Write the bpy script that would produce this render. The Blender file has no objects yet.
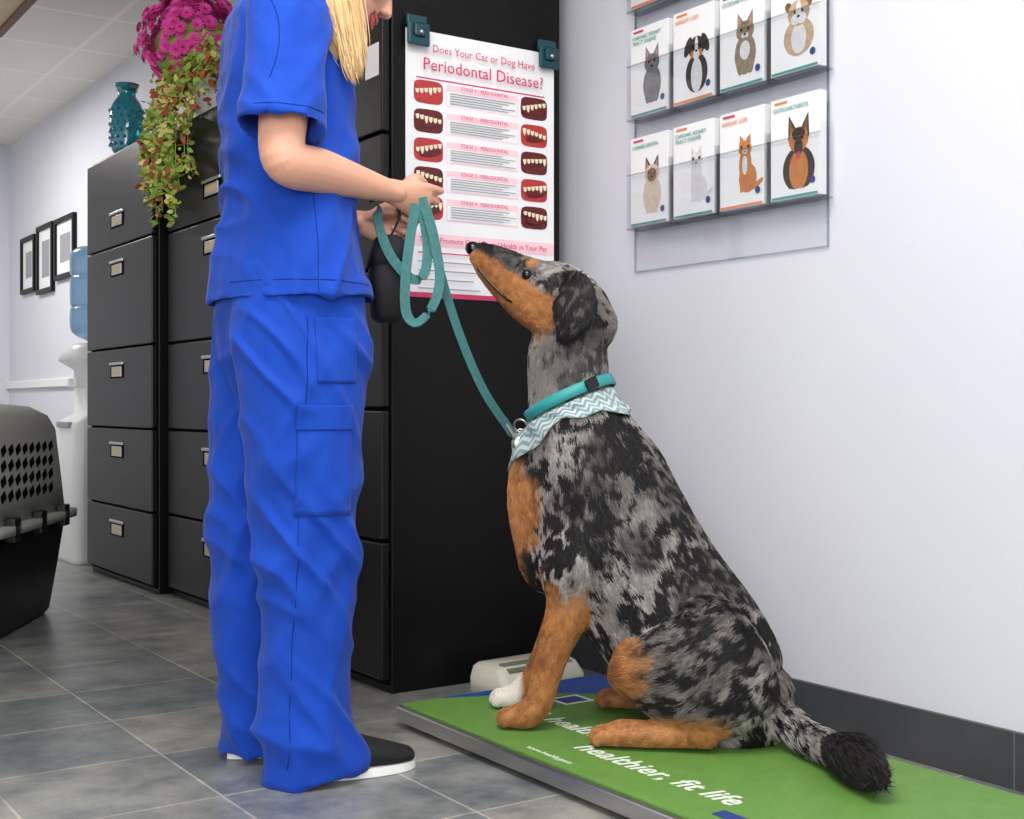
import bpy, bmesh, math, random
import numpy as np
from mathutils import Vector, Matrix, noise
from mathutils.bvhtree import BVHTree
random.seed(7); np.random.seed(7)
V = Vector
scene = bpy.context.scene
try:
    scene.view_settings.view_transform = 'Standard'
except Exception:
    pass

# ---------------------------------------------------------------- materials
def lin(r, g, b):
    def f(c):
        c /= 255.0
        return c / 12.92 if c <= 0.04045 else ((c + 0.055) / 1.055) ** 2.4
    return (f(r), f(g), f(b), 1.0)

def setin(n, k, v):
    if k in n.inputs:
        n.inputs[k].default_value = v

def mat(name, col, rough=0.5, metal=0.0, col2=None, nscale=20, bump=0.0, bscale=60, spec=0.5,
        trans=0.0, alpha=1.0, sheen=0.0, coat=0.0, emit=None):
    m = bpy.data.materials.new(name); m.use_nodes = True
    nt = m.node_tree; b = nt.nodes['Principled BSDF']
    setin(b, 'Base Color', col); setin(b, 'Roughness', rough); setin(b, 'Metallic', metal)
    setin(b, 'Specular IOR Level', spec); setin(b, 'Transmission Weight', trans); setin(b, 'Alpha', alpha)
    setin(b, 'Sheen Weight', sheen); setin(b, 'Coat Weight', coat)
    tc = nt.nodes.new('ShaderNodeTexCoord')
    if col2 is not None:
        n = nt.nodes.new('ShaderNodeTexNoise'); n.inputs['Scale'].default_value = nscale; n.inputs['Detail'].default_value = 5
        mx = nt.nodes.new('ShaderNodeMix'); mx.data_type = 'RGBA'
        nt.links.new(tc.outputs['Object'], n.inputs['Vector'])
        nt.links.new(n.outputs['Fac'], mx.inputs[0])
        mx.inputs[6].default_value = col; mx.inputs[7].default_value = col2
        nt.links.new(mx.outputs[2], b.inputs['Base Color'])
    if bump > 0:
        n = nt.nodes.new('ShaderNodeTexNoise'); n.inputs['Scale'].default_value = bscale; n.inputs['Detail'].default_value = 4
        bp = nt.nodes.new('ShaderNodeBump'); bp.inputs['Strength'].default_value = bump; bp.inputs['Distance'].default_value = 0.01
        nt.links.new(tc.outputs['Object'], n.inputs['Vector'])
        nt.links.new(n.outputs['Fac'], bp.inputs['Height']); nt.links.new(bp.outputs['Normal'], b.inputs['Normal'])
    return m

M = {}
M['wall'] = mat('wall_paint', lin(212, 213, 222), 0.75, col2=lin(208, 209, 219), nscale=3, bump=0.05, bscale=250)
M['trimw'] = mat('white_trim', lin(230, 230, 232), 0.5)
M['cab'] = mat('black_metal', lin(9, 8, 9), 0.42, col2=lin(12, 11, 11), nscale=8, bump=0.06, bscale=500, spec=0.22)
M['cabd'] = mat('black_metal_drawer', lin(15, 12, 12), 0.36, col2=lin(20, 16, 15), nscale=6, bump=0.06, bscale=500, spec=0.28)
M['gap'] = mat('dark_gap', lin(4, 4, 4), 0.9, spec=.1)
M['steel'] = mat('brushed_steel', lin(190, 188, 185), 0.32, 1.0, bump=0.05, bscale=200)
M['label'] = mat('label_card', lin(205, 180, 140), 0.6)
M['white'] = mat('white_print', lin(236, 236, 238), 0.45)
M['whitep'] = mat('white_plastic', lin(228, 229, 231), 0.35)
M['blue'] = mat('scrub_blue', lin(14, 60, 160), 0.8, col2=lin(19, 70, 178), nscale=12, bump=0.35, bscale=24, spec=0.2, sheen=0.08)
M['blued'] = mat('scrub_seam', lin(9, 42, 122), 0.85, spec=0.2)
M['skin'] = mat('skin', lin(222, 168, 142), 0.5, col2=lin(208, 150, 126), nscale=14, bump=0.08, bscale=220)
b_ = M['skin'].node_tree.nodes['Principled BSDF']; setin(b_, 'Subsurface Weight', 0.1); setin(b_, 'Subsurface Scale', 0.015)
M['nail'] = mat('finger_nail', lin(240, 200, 185), 0.25)
M['lip'] = mat('lips', lin(196, 92, 92), 0.35)
M['eyew'] = mat('eye_white', lin(240, 240, 240), 0.2)
M['black'] = mat('black_fabric', lin(14, 14, 16), 0.8, bump=0.2, bscale=300)
M['blackg'] = mat('black_gloss', lin(10, 9, 9), 0.2)
M['sole'] = mat('shoe_sole', lin(236, 236, 232), 0.55, bump=0.1, bscale=200)
M['teal'] = mat('teal_webbing', lin(72, 128, 126), 0.8, col2=lin(42, 94, 94), nscale=90, bump=0.4, bscale=600)
M['tealc'] = mat('teal_leather', lin(44, 146, 146), 0.5, bump=0.1, bscale=120)
M['teald'] = mat('teal_plastic', lin(12, 64, 74), 0.4)
M['green'] = mat('mat_green', lin(104, 148, 64), 0.6, col2=lin(86, 130, 54), nscale=22, bump=0.1, bscale=90)
M['matblue'] = mat('mat_blue', lin(30, 74, 160), 0.5)
M['txtw'] = mat('print_white', lin(226, 236, 216), 0.6)
M['beige'] = mat('beige_plastic', lin(214, 211, 194), 0.45)
M['lcd'] = mat('lcd', lin(120, 130, 110), 0.2)
M['pink'] = mat('print_pink', lin(246, 205, 215), 0.5)
M['pinkd'] = mat('print_crimson', lin(204, 48, 98), 0.5)
M['grey'] = mat('print_grey', lin(150, 150, 158), 0.5)
M['gum'] = mat('print_gums', lin(206, 66, 66), 0.45, col2=lin(140, 30, 36), nscale=60)
M['gumd'] = mat('print_gums_dark', lin(120, 30, 34), 0.45, col2=lin(50, 10, 16), nscale=60)
M['tooth'] = mat('print_teeth', lin(235, 220, 190), 0.45)
M['tealp'] = mat('print_teal', lin(60, 150, 140), 0.5)
M['orange'] = mat('print_orange', lin(232, 130, 60), 0.5)
M['navy'] = mat('print_navy', lin(40, 60, 130), 0.5)
M['crate_g'] = mat('crate_grey', lin(168, 168, 164), 0.55, bump=0.1, bscale=300)
M['crate_b'] = mat('crate_black', lin(18, 18, 20), 0.45, bump=0.1, bscale=300)
M['glass_teal'] = mat('teal_glass', lin(30, 140, 160), 0.12, trans=0.3, coat=0.5)
M['wood'] = mat('tan_wood', lin(240, 220, 180), 0.5, col2=lin(228, 206, 160), nscale=9)
M['wood_d'] = mat('brown_wood', lin(110, 66, 38), 0.5)
M['mum'] = mat('mum_petals', lin(250, 96, 194), 0.6, col2=lin(220, 48, 150), nscale=25)
M['leafg'] = mat('leaf_green', lin(124, 168, 58), 0.6, col2=lin(174, 194, 88), nscale=30)
M['leafr'] = mat('leaf_red', lin(150, 52, 42), 0.6, col2=lin(194, 108, 62), nscale=30)
M['leafy'] = mat('leaf_yellow', lin(222, 212, 130), 0.6)
M['pot'] = mat('pot_white', lin(208, 206, 202), 0.4, bump=0.1)
M['bottle'] = mat('bottle_blue', lin(150, 195, 230), 0.1, trans=0.7)
M['floor_d'] = mat('baseboard_tile', lin(78, 79, 83), 0.4, col2=lin(54, 56, 60), nscale=9, bump=0.15, bscale=40)
M['grout'] = mat('grout', lin(150, 150, 150), 0.8)

def acrylic(name, tint, base):
    m = bpy.data.materials.new(name); m.use_nodes = True
    nt = m.node_tree; nt.nodes.clear()
    o = nt.nodes.new('ShaderNodeOutputMaterial'); mx = nt.nodes.new('ShaderNodeMixShader')
    t = nt.nodes.new('ShaderNodeBsdfTransparent'); g = nt.nodes.new('ShaderNodeBsdfGlossy')
    t.inputs[0].default_value = tint; g.inputs['Roughness'].default_value = 0.06
    lw = nt.nodes.new('ShaderNodeLayerWeight'); lw.inputs[0].default_value = 0.5
    p = nt.nodes.new('ShaderNodeMath'); p.operation = 'POWER'; p.inputs[1].default_value = 4.0
    q = nt.nodes.new('ShaderNodeMath'); q.operation = 'MULTIPLY_ADD'; q.inputs[1].default_value = 0.35; q.inputs[2].default_value = base
    nt.links.new(lw.outputs['Facing'], p.inputs[0]); nt.links.new(p.outputs[0], q.inputs[0]); nt.links.new(q.outputs[0], mx.inputs[0])
    nt.links.new(t.outputs[0], mx.inputs[1]); nt.links.new(g.outputs[0], mx.inputs[2])
    nt.links.new(mx.outputs[0], o.inputs[0]); return m
M['acr'] = acrylic('clear_acrylic', (.962, .968, .975, 1), .04)
M['acre'] = acrylic('acrylic_edge', (.80, .83, .86, 1), .10)

# ---------------------------------------------------------------- helpers
def link(o, parent=None):
    scene.collection.objects.link(o)
    if parent: o.parent = parent
    return o

def group(name, loc=(0, 0, 0), rotz=0.0):
    e = bpy.data.objects.new(name, None); e.empty_display_size = 0.1
    e.location = loc; e.rotation_euler = (0, 0, math.radians(rotz)); scene.collection.objects.link(e); return e

def mesh_obj(name, verts, faces, material, parent=None, smooth=True, mi=None):
    me = bpy.data.meshes.new(name); me.from_pydata([tuple(v) for v in verts], [], faces)
    mats = material if isinstance(material, list) else [material]
    for m in mats: me.materials.append(m)
    if mi: me.polygons.foreach_set('material_index', mi)
    me.polygons.foreach_set('use_smooth', [smooth] * len(me.polygons)); me.update()
    return link(bpy.data.objects.new(name, me), parent)

def box(name, x0, x1, y0, y1, z0, z1, m, parent=None, bevel=0.0):
    bm = bmesh.new(); bmesh.ops.create_cube(bm, size=1)
    for v in bm.verts:
        v.co = V(((x0 + x1) / 2 + v.co.x * (x1 - x0), (y0 + y1) / 2 + v.co.y * (y1 - y0), (z0 + z1) / 2 + v.co.z * (z1 - z0)))
    if bevel > 0:
        bmesh.ops.bevel(bm, geom=bm.edges[:], offset=bevel, segments=2, affect='EDGES', profile=0.5)
    me = bpy.data.meshes.new(name); bm.to_mesh(me); bm.free(); me.materials.append(m)
    return link(bpy.data.objects.new(name, me), parent)

def cat(pts, sub):
    """Catmull-Rom through tuples/arrays"""
    P = [np.array(p, dtype=float) for p in pts]
    if len(P) < 3 and sub > 1:
        return [P[0] + (P[-1] - P[0]) * k / sub for k in range(sub + 1)]
    out = []
    for i in range(len(P) - 1):
        p0 = P[i - 1] if i > 0 else 2 * P[0] - P[1]
        p1, p2 = P[i], P[i + 1]
        p3 = P[i + 2] if i + 2 < len(P) else 2 * P[-1] - P[-2]
        for k in range(sub):
            t = k / sub
            out.append(0.5 * ((2 * p1) + (-p0 + p2) * t + (2 * p0 - 5 * p1 + 4 * p2 - p3) * t * t + (-p0 + 3 * p1 - 3 * p2 + p3) * t ** 3))
    out.append(P[-1]); return out

class B:
    def __init__(s): s.v = []; s.f = []
    def add(s, v, f):
        n = len(s.v); s.v += [V(x) for x in v]; s.f += [tuple(i + n for i in q) for q in f]
    def rings(s, R, closed=True):
        n = len(R[0]); v = [p for r in R for p in r]; f = []
        for i in range(len(R) - 1):
            for j in range(n):
                k = (j + 1) % n
                f.append((i * n + j, i * n + k, (i + 1) * n + k, (i + 1) * n + j))
        if closed:
            c0 = sum((V(p) for p in R[0]), V()) / n; c1 = sum((V(p) for p in R[-1]), V()) / n
            v += [c0, c1]; a = len(v) - 2
            for j in range(n):
                k = (j + 1) % n
                f.append((a, k, j)); f.append((a + 1, (len(R) - 1) * n + j, (len(R) - 1) * n + k))
        s.add(v, f)
    def tube(s, pts, side=(0, 1, 0), seg=20, sub=4, cap0=True, cap1=True, hollow=0.0, hscale=0.88):
        """pts: (x,y,z,ra,rb)"""
        I = cat([tuple(p) for p in pts], sub); side = V(side); C = [V(p[:3]) for p in I]
        fr = []
        for i, p in enumerate(I):
            T = (C[min(i + 1, len(C) - 1)] - C[max(i - 1, 0)]).normalized()
            Bv = (side - T * side.dot(T)).normalized(); A = Bv.cross(T)
            fr.append((T, A, Bv))
        def ring(c, A, Bv, ra, rb):
            return [c + A * ra * math.cos(2 * math.pi * j / seg) + Bv * rb * math.sin(2 * math.pi * j / seg) for j in range(seg)]
        R = []
        T, A, Bv = fr[0]; ra, rb = max(I[0][3], .001), max(I[0][4], .001)
        if cap0:
            for ph in (80, 60, 40, 20):
                c, sn = math.cos(math.radians(ph)), math.sin(math.radians(ph))
                R.append(ring(C[0] - T * min(ra, rb) * sn, A, Bv, ra * c, rb * c))
        for i, p in enumerate(I):
            T, A, Bv = fr[i]; R.append(ring(C[i], A, Bv, max(p[3], .001), max(p[4], .001)))
        ra, rb = max(I[-1][3], .001), max(I[-1][4], .001)
        if hollow > 0:
            R.append(ring(C[-1], A, Bv, ra * hscale, rb * hscale)); R.append(ring(C[-1] - T * hollow, A, Bv, ra * hscale * .95, rb * hscale * .95))
        elif cap1:
            for ph in (20, 40, 60, 80):
                c, sn = math.cos(math.radians(ph)), math.sin(math.radians(ph))
                R.append(ring(C[-1] + T * min(ra, rb) * sn, A, Bv, ra * c, rb * c))
        s.rings(R)
        return [(C[i], C[i + 1]) for i in range(len(C) - 1)]
    def ell(s, c, ax, seg=20):
        c = V(c); X, Y, Z = [V(a) for a in ax]; R = []
        for i in range(1, seg // 2):
            ph = math.pi * i / (seg // 2)
            R.append([c + X * math.sin(ph) * math.cos(2 * math.pi * j / seg) + Y * math.sin(ph) * math.sin(2 * math.pi * j / seg) - Z * math.cos(ph) for j in range(seg)])
        s.rings(R)
    def rrect(s, levels, seg=8):
        """levels: (z,hx,hy,r[,cx,cy])"""
        R = []
        for L in levels:
            z, hx, hy, r = L[:4]; cx, cy = (L[4], L[5]) if len(L) > 4 else (0, 0); pts = []
            for qx, qy, a0 in ((1, 1, 0), (-1, 1, 90), (-1, -1, 180), (1, -1, 270)):
                for k in range(seg + 1):
                    a = math.radians(a0 + 90 * k / seg)
                    pts.append(V((cx + qx * (hx - r) + r * math.cos(a), cy + qy * (hy - r) + r * math.sin(a), z)))
            R.append(pts)
        s.rings(R)
    def obj(s, name, m, parent=None, smooth=True):
        return mesh_obj(name, s.v, s.f, m, parent, smooth)
    def remesh(s, name, m, parent=None, voxel=0.006, smooth=3, disp=None):
        o = mesh_obj(name, s.v, s.f, m, None)
        r = o.modifiers.new('r', 'REMESH'); r.mode = 'VOXEL'; r.voxel_size = voxel; r.use_smooth_shade = True
        if smooth:
            q = o.modifiers.new('s', 'SMOOTH'); q.factor = 0.5; q.iterations = smooth
        bpy.context.view_layer.update()
        dg = bpy.context.evaluated_depsgraph_get()
        me = bpy.data.meshes.new_from_object(o.evaluated_get(dg))
        o.modifiers.clear(); old = o.data; o.data = me; bpy.data.meshes.remove(old); me.name = name
        if not me.materials: me.materials.append(m)
        if disp:
            nv = [(v.co.copy(), v.normal.copy()) for v in me.vertices]
            for v, (c, n) in zip(me.vertices, nv): v.co = c + n * disp(c, n)
        me.polygons.foreach_set('use_smooth', [True] * len(me.polygons)); me.update()
        if parent: o.parent = parent
        return o

def bvh_of(o):
    return BVHTree.FromPolygons([v.co.copy() for v in o.data.vertices], [tuple(p.vertices) for p in o.data.polygons])

def sphere(name, c, r, m, parent=None, ax=None):
    b = B(); c = V(c)
    if ax is None: ax = [(r, 0, 0), (0, r, 0), (0, 0, r)]
    b.ell(c, ax, 20); return b.obj(name, m, parent)

def wire(name, pts, r, m, parent=None, cyclic=False, sub=5):
    P = cat([tuple(p) for p in pts], sub); cu = bpy.data.curves.new(name, 'CURVE'); cu.dimensions = '3D'
    sp = cu.splines.new('POLY'); sp.points.add(len(P) - 1)
    for q, p in zip(sp.points, P): q.co = (p[0], p[1], p[2], 1)
    sp.use_cyclic_u = cyclic; cu.bevel_depth = r; cu.bevel_resolution = 2; cu.materials.append(m)
    return link(bpy.data.objects.new(name, cu), parent)

def ribbon(name, pts, wdirs, width, thick, m, parent=None, sub=8):
    """flat strap swept along pts; wdirs: width direction per point"""
    P = cat([tuple(p) + tuple(w) for p, w in zip(pts, wdirs)], sub); R = []
    for i, p in enumerate(P):
        c = V(p[:3]); w = V(p[3:6]).normalized()
        T = (V(P[min(i + 1, len(P) - 1)][:3]) - V(P[max(i - 1, 0)][:3])).normalized()
        w = (w - T * w.dot(T)).normalized(); n = T.cross(w)
        R.append([c + w * width / 2 + n * thick / 2, c - w * width / 2 + n * thick / 2, c - w * width / 2 - n * thick / 2, c + w * width / 2 - n * thick / 2])
    b = B(); b.rings(R); return b.obj(name, m, parent, smooth=False)

def text(name, s, size, loc, rot, m, parent=None, align='LEFT', shear=0.0, bold=0.0):
    cu = bpy.data.curves.new(name, 'FONT'); cu.body = s; cu.size = size; cu.align_x = align; cu.shear = shear; cu.offset = bold
    cu.extrude = 0.0002; cu.materials.append(m); cu.resolution_u = 2
    o = bpy.data.objects.new(name, cu); o.location = loc; o.rotation_euler = [math.radians(a) for a in rot]
    return link(o, parent)

def flat(name, items, parent, y0=0.0, step=0.0004):
    """flat printed shapes in the local XZ plane facing -Y"""
    v = []; f = []; mi = []; mats = []
    for i, (pts, m) in enumerate(items):
        n = len(v); v += [(p[0], y0 - step * i, p[1]) for p in pts]; f.append(tuple(range(n, n + len(pts))))
        if m not in mats: mats.append(m)
        mi.append(mats.index(m))
    return mesh_obj(name, v, f, mats, parent, smooth=False, mi=mi)
def rect(x0, x1, z0, z1): return [(x0, z0), (x1, z0), (x1, z1), (x0, z1)]
def oval(cx, cz, rx, rz, rot=0, n=20, pw=1.0):
    o = []; c, s = math.cos(math.radians(rot)), math.sin(math.radians(rot))
    for k in range(n):
        a = 2 * math.pi * k / n; x, z = math.cos(a), math.sin(a)
        x = rx * abs(x) ** pw * (1 if x > 0 else -1); z = rz * abs(z) ** pw * (1 if z > 0 else -1)
        o.append((cx + x * c - z * s, cz + x * s + z * c))
    return o

# ---------------------------------------------------------------- room
WX = 2.07; CEIL = 2.5; YE = 9.3
def floor_mat():
    m = bpy.data.materials.new('slate_floor_tile'); m.use_nodes = True; nt = m.node_tree; b = nt.nodes['Principled BSDF']
    tc = nt.nodes.new('ShaderNodeTexCoord'); mp = nt.nodes.new('ShaderNodeMapping')
    mp.inputs['Location'].default_value = (-0.851 + 0.33 * 4, 0.12, 0)
    br = nt.nodes.new('ShaderNodeTexBrick'); br.offset = 0.0; br.squash = 1.0
    br.inputs['Scale'].default_value = 1.0; br.inputs['Brick Width'].default_value = 0.33; br.inputs['Row Height'].default_value = 0.33
    br.inputs['Mortar Size'].default_value = 0.0032; br.inputs['Mortar Smooth'].default_value = 0.2; br.inputs['Bias'].default_value = 0.0
    br.inputs['Color1'].default_value = lin(160, 158, 152); br.inputs['Color2'].default_value = lin(122, 129, 133); br.inputs['Mortar'].default_value = lin(188, 184, 176)
    nt.links.new(tc.outputs['Object'], mp.inputs[0]); nt.links.new(mp.outputs[0], br.inputs['Vector'])
    n = nt.nodes.new('ShaderNodeTexNoise'); n.inputs['Scale'].default_value = 5.5; n.inputs['Detail'].default_value = 10; n.inputs['Roughness'].default_value = 0.74
    nt.links.new(tc.outputs['Object'], n.inputs['Vector'])
    cr = nt.nodes.new('ShaderNodeValToRGB'); cr.color_ramp.elements[0].position = 0.38; cr.color_ramp.elements[1].position = 0.64
    cr.color_ramp.elements[0].color = (0.48, 0.51, 0.55, 1); cr.color_ramp.elements[1].color = (1.15, 1.12, 1.06, 1)
    nt.links.new(n.outputs['Fac'], cr.inputs[0])
    mx = nt.nodes.new('ShaderNodeMix'); mx.data_type = 'RGBA'; mx.blend_type = 'MULTIPLY'; mx.inputs[0].default_value = 1
    nt.links.new(br.outputs['Color'], mx.inputs[6]); nt.links.new(cr.outputs[0], mx.inputs[7]); nt.links.new(mx.outputs[2], b.inputs['Base Color'])
    b.inputs['Roughness'].default_value = 0.30
    bp = nt.nodes.new('ShaderNodeBump'); bp.inputs['Strength'].default_value = 0.4; bp.inputs['Distance'].default_value = 0.004
    sub = nt.nodes.new('ShaderNodeMath'); sub.operation = 'SUBTRACT'
    nt.links.new(n.outputs['Fac'], sub.inputs[0]); nt.links.new(br.outputs['Fac'], sub.inputs[1]); nt.links.new(sub.outputs[0], bp.inputs['Height'])
    nt.links.new(bp.outputs[0], b.inputs['Normal']); return m
def ceil_mat():
    m = bpy.data.materials.new('ceiling_tiles'); m.use_nodes = True; nt = m.node_tree; b = nt.nodes['Principled BSDF']
    tc = nt.nodes.new('ShaderNodeTexCoord'); br = nt.nodes.new('ShaderNodeTexBrick'); br.offset = 0
    br.inputs['Scale'].default_value = 1; br.inputs['Brick Width'].default_value = 0.6; br.inputs['Row Height'].default_value = 0.6
    br.inputs['Mortar Size'].default_value = 0.012; br.inputs['Color1'].default_value = lin(244, 240, 232); br.inputs['Color2'].default_value = lin(240, 236, 228)
    br.inputs['Mortar'].default_value = lin(254, 254, 250)
    nt.links.new(tc.outputs['Object'], br.inputs['Vector']); nt.links.new(br.outputs['Color'], b.inputs['Base Color']); b.inputs['Roughness'].default_value = 0.8
    return m
box('floor', -4, WX + .12, -3, YE + .12, -0.1, 0, floor_mat())
box('ceiling', -4, WX + .12, -3, YE + .12, CEIL, CEIL + 0.1, ceil_mat())
box('wall_right', WX, WX + 0.12, -3, YE + .12, 0, CEIL, M['wall'])
box('wall_end', -4, WX, YE, YE + 0.12, 0, CEIL, M['wall'])
bb = group('baseboard_right', (WX, 0, 0))
y = -2.78; i = 0
while y < YE - .02:
    y2 = min(y + 0.60, YE - .002)
    box('tile_%d' % i, -0.012, -0.0005, y + .0015, y2 - .0015, 0.0, 0.105, M['floor_d'], bb, 0.001); i += 1; y += 0.60
box('grout_backing', -0.009, -0.0005, -2.5, YE - .002, 0, 0.104, M['grout'], bb)
box('trim_1', WX - 0.02, WX - .0005, 6.3, YE - .001, 0.81, 0.86, M['trimw'], None, 0.004)
dt = group('door_1', (1.3, YE - 0.04, 0))
box('frame_left', -.5, -.42, 0, .035, 0, 2.1, M['trimw'], dt); box('frame_right', .42, .5, 0, .035, 0, 2.1, M['trimw'], dt)
box('frame_top', -.5, .5, 0, .035, 2.1, 2.18, M['trimw'], dt); box('leaf', -.42, .42, .012, .035, 0.01, 2.1, M['trimw'], dt)
sphere('knob', (-.35, -.03, 1.0), .03, M['steel'], dt)
sf = group('ceiling_bulkhead', (1.27, 4.6, 0))
box('panel', -1.3, -.03, -1.4, 1.25, 2.31, CEIL - .001, M['wood'], sf); box('edge_trim', -.03, 0, -1.4, 1.25, 2.295, CEIL - .001, M['wood_d'], sf)

for (ya, yb, za, zb) in ((7.60, 8.03, 1.455, 1.825), (8.08, 8.46, 1.40, 1.83), (8.52, 8.88, 1.43, 1.80)):
    g = group('picture_frame', (WX - .001, yb, za), -90); w = yb - ya; h = zb - za
    for nm, a in (('rail_left', (0, .03, 0, h)), ('rail_right', (w - .03, w, 0, h)), ('rail_bottom', (.03, w - .03, 0, .03)), ('rail_top', (.03, w - .03, h - .03, h))):
        box(nm, a[0], a[1], -.025, 0, a[2], a[3], M['cab'], g, .003)
    box('mat_board', .03, w - .03, -.01, -.002, .03, h - .03, M['white'], g)
    flat('print', [(rect(.1, w - .1, .1, h - .1), M['grey'])], g, -.0105)

# ---------------------------------------------------------------- filing cabinets
def cabinet(name, xf, ya, yb, depth, H, splits, labels=True):
    g = group(name, (xf, yb, 0), -90); w = yb - ya
    box('carcass', 0, w, 0.012, depth, 0.0, H, M['cab'], g, .004)
    box('shadow_gap', .01, w - .01, 0.006, .013, 0.02, H - .015, M['gap'], g)
    for i in range(len(splits) - 1):
        z0, z1 = splits[i] + .004, splits[i + 1] - .004
        box('drawer_front_%d' % i, .006, w - .006, -0.012, 0.011, z0, z1, M['cabd'], g, .004)
        top = (i == len(splits) - 2)
        zc = z0 + .10 if top else z1 - .085
        box('pull_recess_%d' % i, w / 2 - .085, w / 2 + .085, -.0135, -.011, zc - .030, zc + .030, M['gap'], g, .0008)
        box('pull_lip_%d' % i, w / 2 - .085, w / 2 + .085, -.020, -.012, zc + .022, zc + .033, M['steel'], g, .002)
        box('label_frame_%d' % i, w / 2 - .062, w / 2 + .062, -.0165, -.0135, zc - .024, zc + .016, M['steel'], g, .001)
        box('label_card_%d' % i, w / 2 - .050, w / 2 + .050, -.0172, -.0165, zc - .016, zc + .009, M['label'], g)
    return g
H = 1.72; S = [0.03, .30, .61, .925, 1.33, 1.705]
cabinet('filing_cabinet', 1.55, 4.65, 5.50, 0.48, H, S)
cabinet('filing_cabinet', 1.59, 3.70, 4.60, 0.44, H, S)
tc_ = cabinet('filing_cabinet', 1.478, 2.73, 3.62, 0.516, 2.05, [0.03, .37, .69, 1.03, 1.36, 1.70, 2.03])
box('warning_sticker', .80, .87, -.0128, -.0121, 1.50, 1.58, M['white'], tc_)

# ---------------------------------------------------------------- poster on cabinet side
po = group('dental_poster', (1.528, 2.7285, 0.965)); PW, PH = .445, .655
it = [(rect(0, PW, 0, PH), M['white'])]
it.append((rect(.03, PW - .03, PH - .118, PH - .114), M['pinkd']))
it.append((rect(.0, PW, .125, .158), M['pink']))
it.append((rect(0, PW, .0, .012), M['pinkd']))
rows = [PH - .15 - k * .071 for k in range(5)]
for k, z in enumerate(rows):
    it.append((rect(.115, PW - .115, z - .028, z + .026), M['pink']))
    it.append((rect(.118, PW - .118, z - .025, z + .010), M['white']))
    for sd in (0.064, PW - .064):
        it.append((oval(sd, z, .042, .029, pw=.45), M['gum'] if (k + (sd > .2)) % 2 == 0 else M['gumd']))
for k, z in enumerate(rows):
    for si, sd in enumerate((0.064, PW - .064)):
        if (k + si) % 3: it.append((oval(sd + .004, z - .006, .032, .010, rot=8), M['gumd']))
        sl = (.16, -.12, .22, -.2, .1)[(k + si * 2) % 5]
        for j in range(6):
            hgt = (.006, .008, .007, .015, .010, .008)[(j + si * 2 + k) % 6]; dx = -.032 + j * .0125
            it.append(([(sd + dx - .006, z + .010 + sl * dx), (sd + dx + .005, z + .011 + sl * dx), (sd + dx + .004, z + .004 - hgt * .4 + sl * dx), (sd + dx, z + .006 - hgt + sl * dx), (sd + dx - .004, z + .004 - hgt * .4 + sl * dx)], M['tooth']))
        for j in range(5):
            it.append((rect(.125, .32 - .02 * ((j + k) % 3), z + .004 - j * .0062, z + .0058 - j * .0062), M['grey']))
for k in range(9):
    it.append((rect(.03 + .21 * (k % 2), .19 + .21 * (k % 2) + .01 * (k % 3), .108 - .011 * k, .111 - .011 * k), M['pinkd'] if k < 2 else M['grey']))
flat('sheet_print', it, po, 0, .00006)
box('sheet', 0, PW, .0001, .0014, 0, PH, M['white'], po)
R0 = (90, 0, 0)
text('title_1', 'Does Your Cat or Dog Have', .026, (PW / 2, -.0115, PH - .052), R0, M['pinkd'], po, 'CENTER')
text('title_2', 'Periodontal Disease?', .043, (PW / 2, -.0115, PH - .098), R0, M['pinkd'], po, 'CENTER')
text('band', 'Tips to Promote Good Dental Health in Your Pet', .0190, (PW / 2, -.0115, .135), R0, M['pinkd'], po, 'CENTER')
for k in range(5):
    text('stage_%d' % k, 'STAGE %d - PERIODONTAL' % k, .0125, (PW / 2, -.0115, rows[k] + .014), R0, M['pinkd'], po, 'CENTER')
for cx in (.028, .418):
    g = group('poster_clip', (1.525 + cx, 2.726, 1.605))
    box('jaw', -.031, .031, -.022, -.012, -.030, .026, M['teald'], g, .005); box('back', -.028, .028, -.012, .0, .018, .046, M['teald'], g, .004)
    box('grip', -.017, .017, -.030, -.022, -.01, .022, M['teald'], g, .005); sphere('pivot', (0, -.031, .0), .006, M['steel'], g)

# ---------------------------------------------------------------- brochure rack
ra = group('brochure_rack', (WX - .001, 2.536, 0), -90)
box('backing_panel', .031, .668, -.006, -.001, 1.036, 2.0, M['acr'], ra, .001)
box('panel_edge_bottom', .031, .668, -.0065, -.0005, 1.034, 1.037, M['acre'], ra); box('panel_edge_near', .666, .669, -.0065, -.0005, 1.037, 2.0, M['acre'], ra)
box('panel_edge_far', .030, .033, -.0065, -.0005, 1.037, 2.0, M['acre'], ra)
furs = {k: mat('print_fur_' + k, c, .6, col2=c2, nscale=70) for k, c, c2 in (
    ('grey', lin(140, 138, 142), lin(70, 68, 74)), ('black', lin(20, 18, 18), lin(70, 58, 50)), ('tabby', lin(176, 156, 132), lin(76, 62, 50)),
    ('fawn', lin(216, 188, 156), lin(150, 120, 92)), ('cream', lin(230, 216, 198), lin(180, 158, 138)), ('whitef', lin(230, 230, 232), lin(190, 190, 196)),
    ('ginger', lin(220, 146, 78), lin(156, 84, 36)), ('brown', lin(168, 112, 60), lin(60, 40, 28)), ('pinkn', lin(206, 150, 146), lin(160, 110, 106)),
    ('amber', lin(190, 150, 50), lin(150, 120, 40)))}
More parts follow.
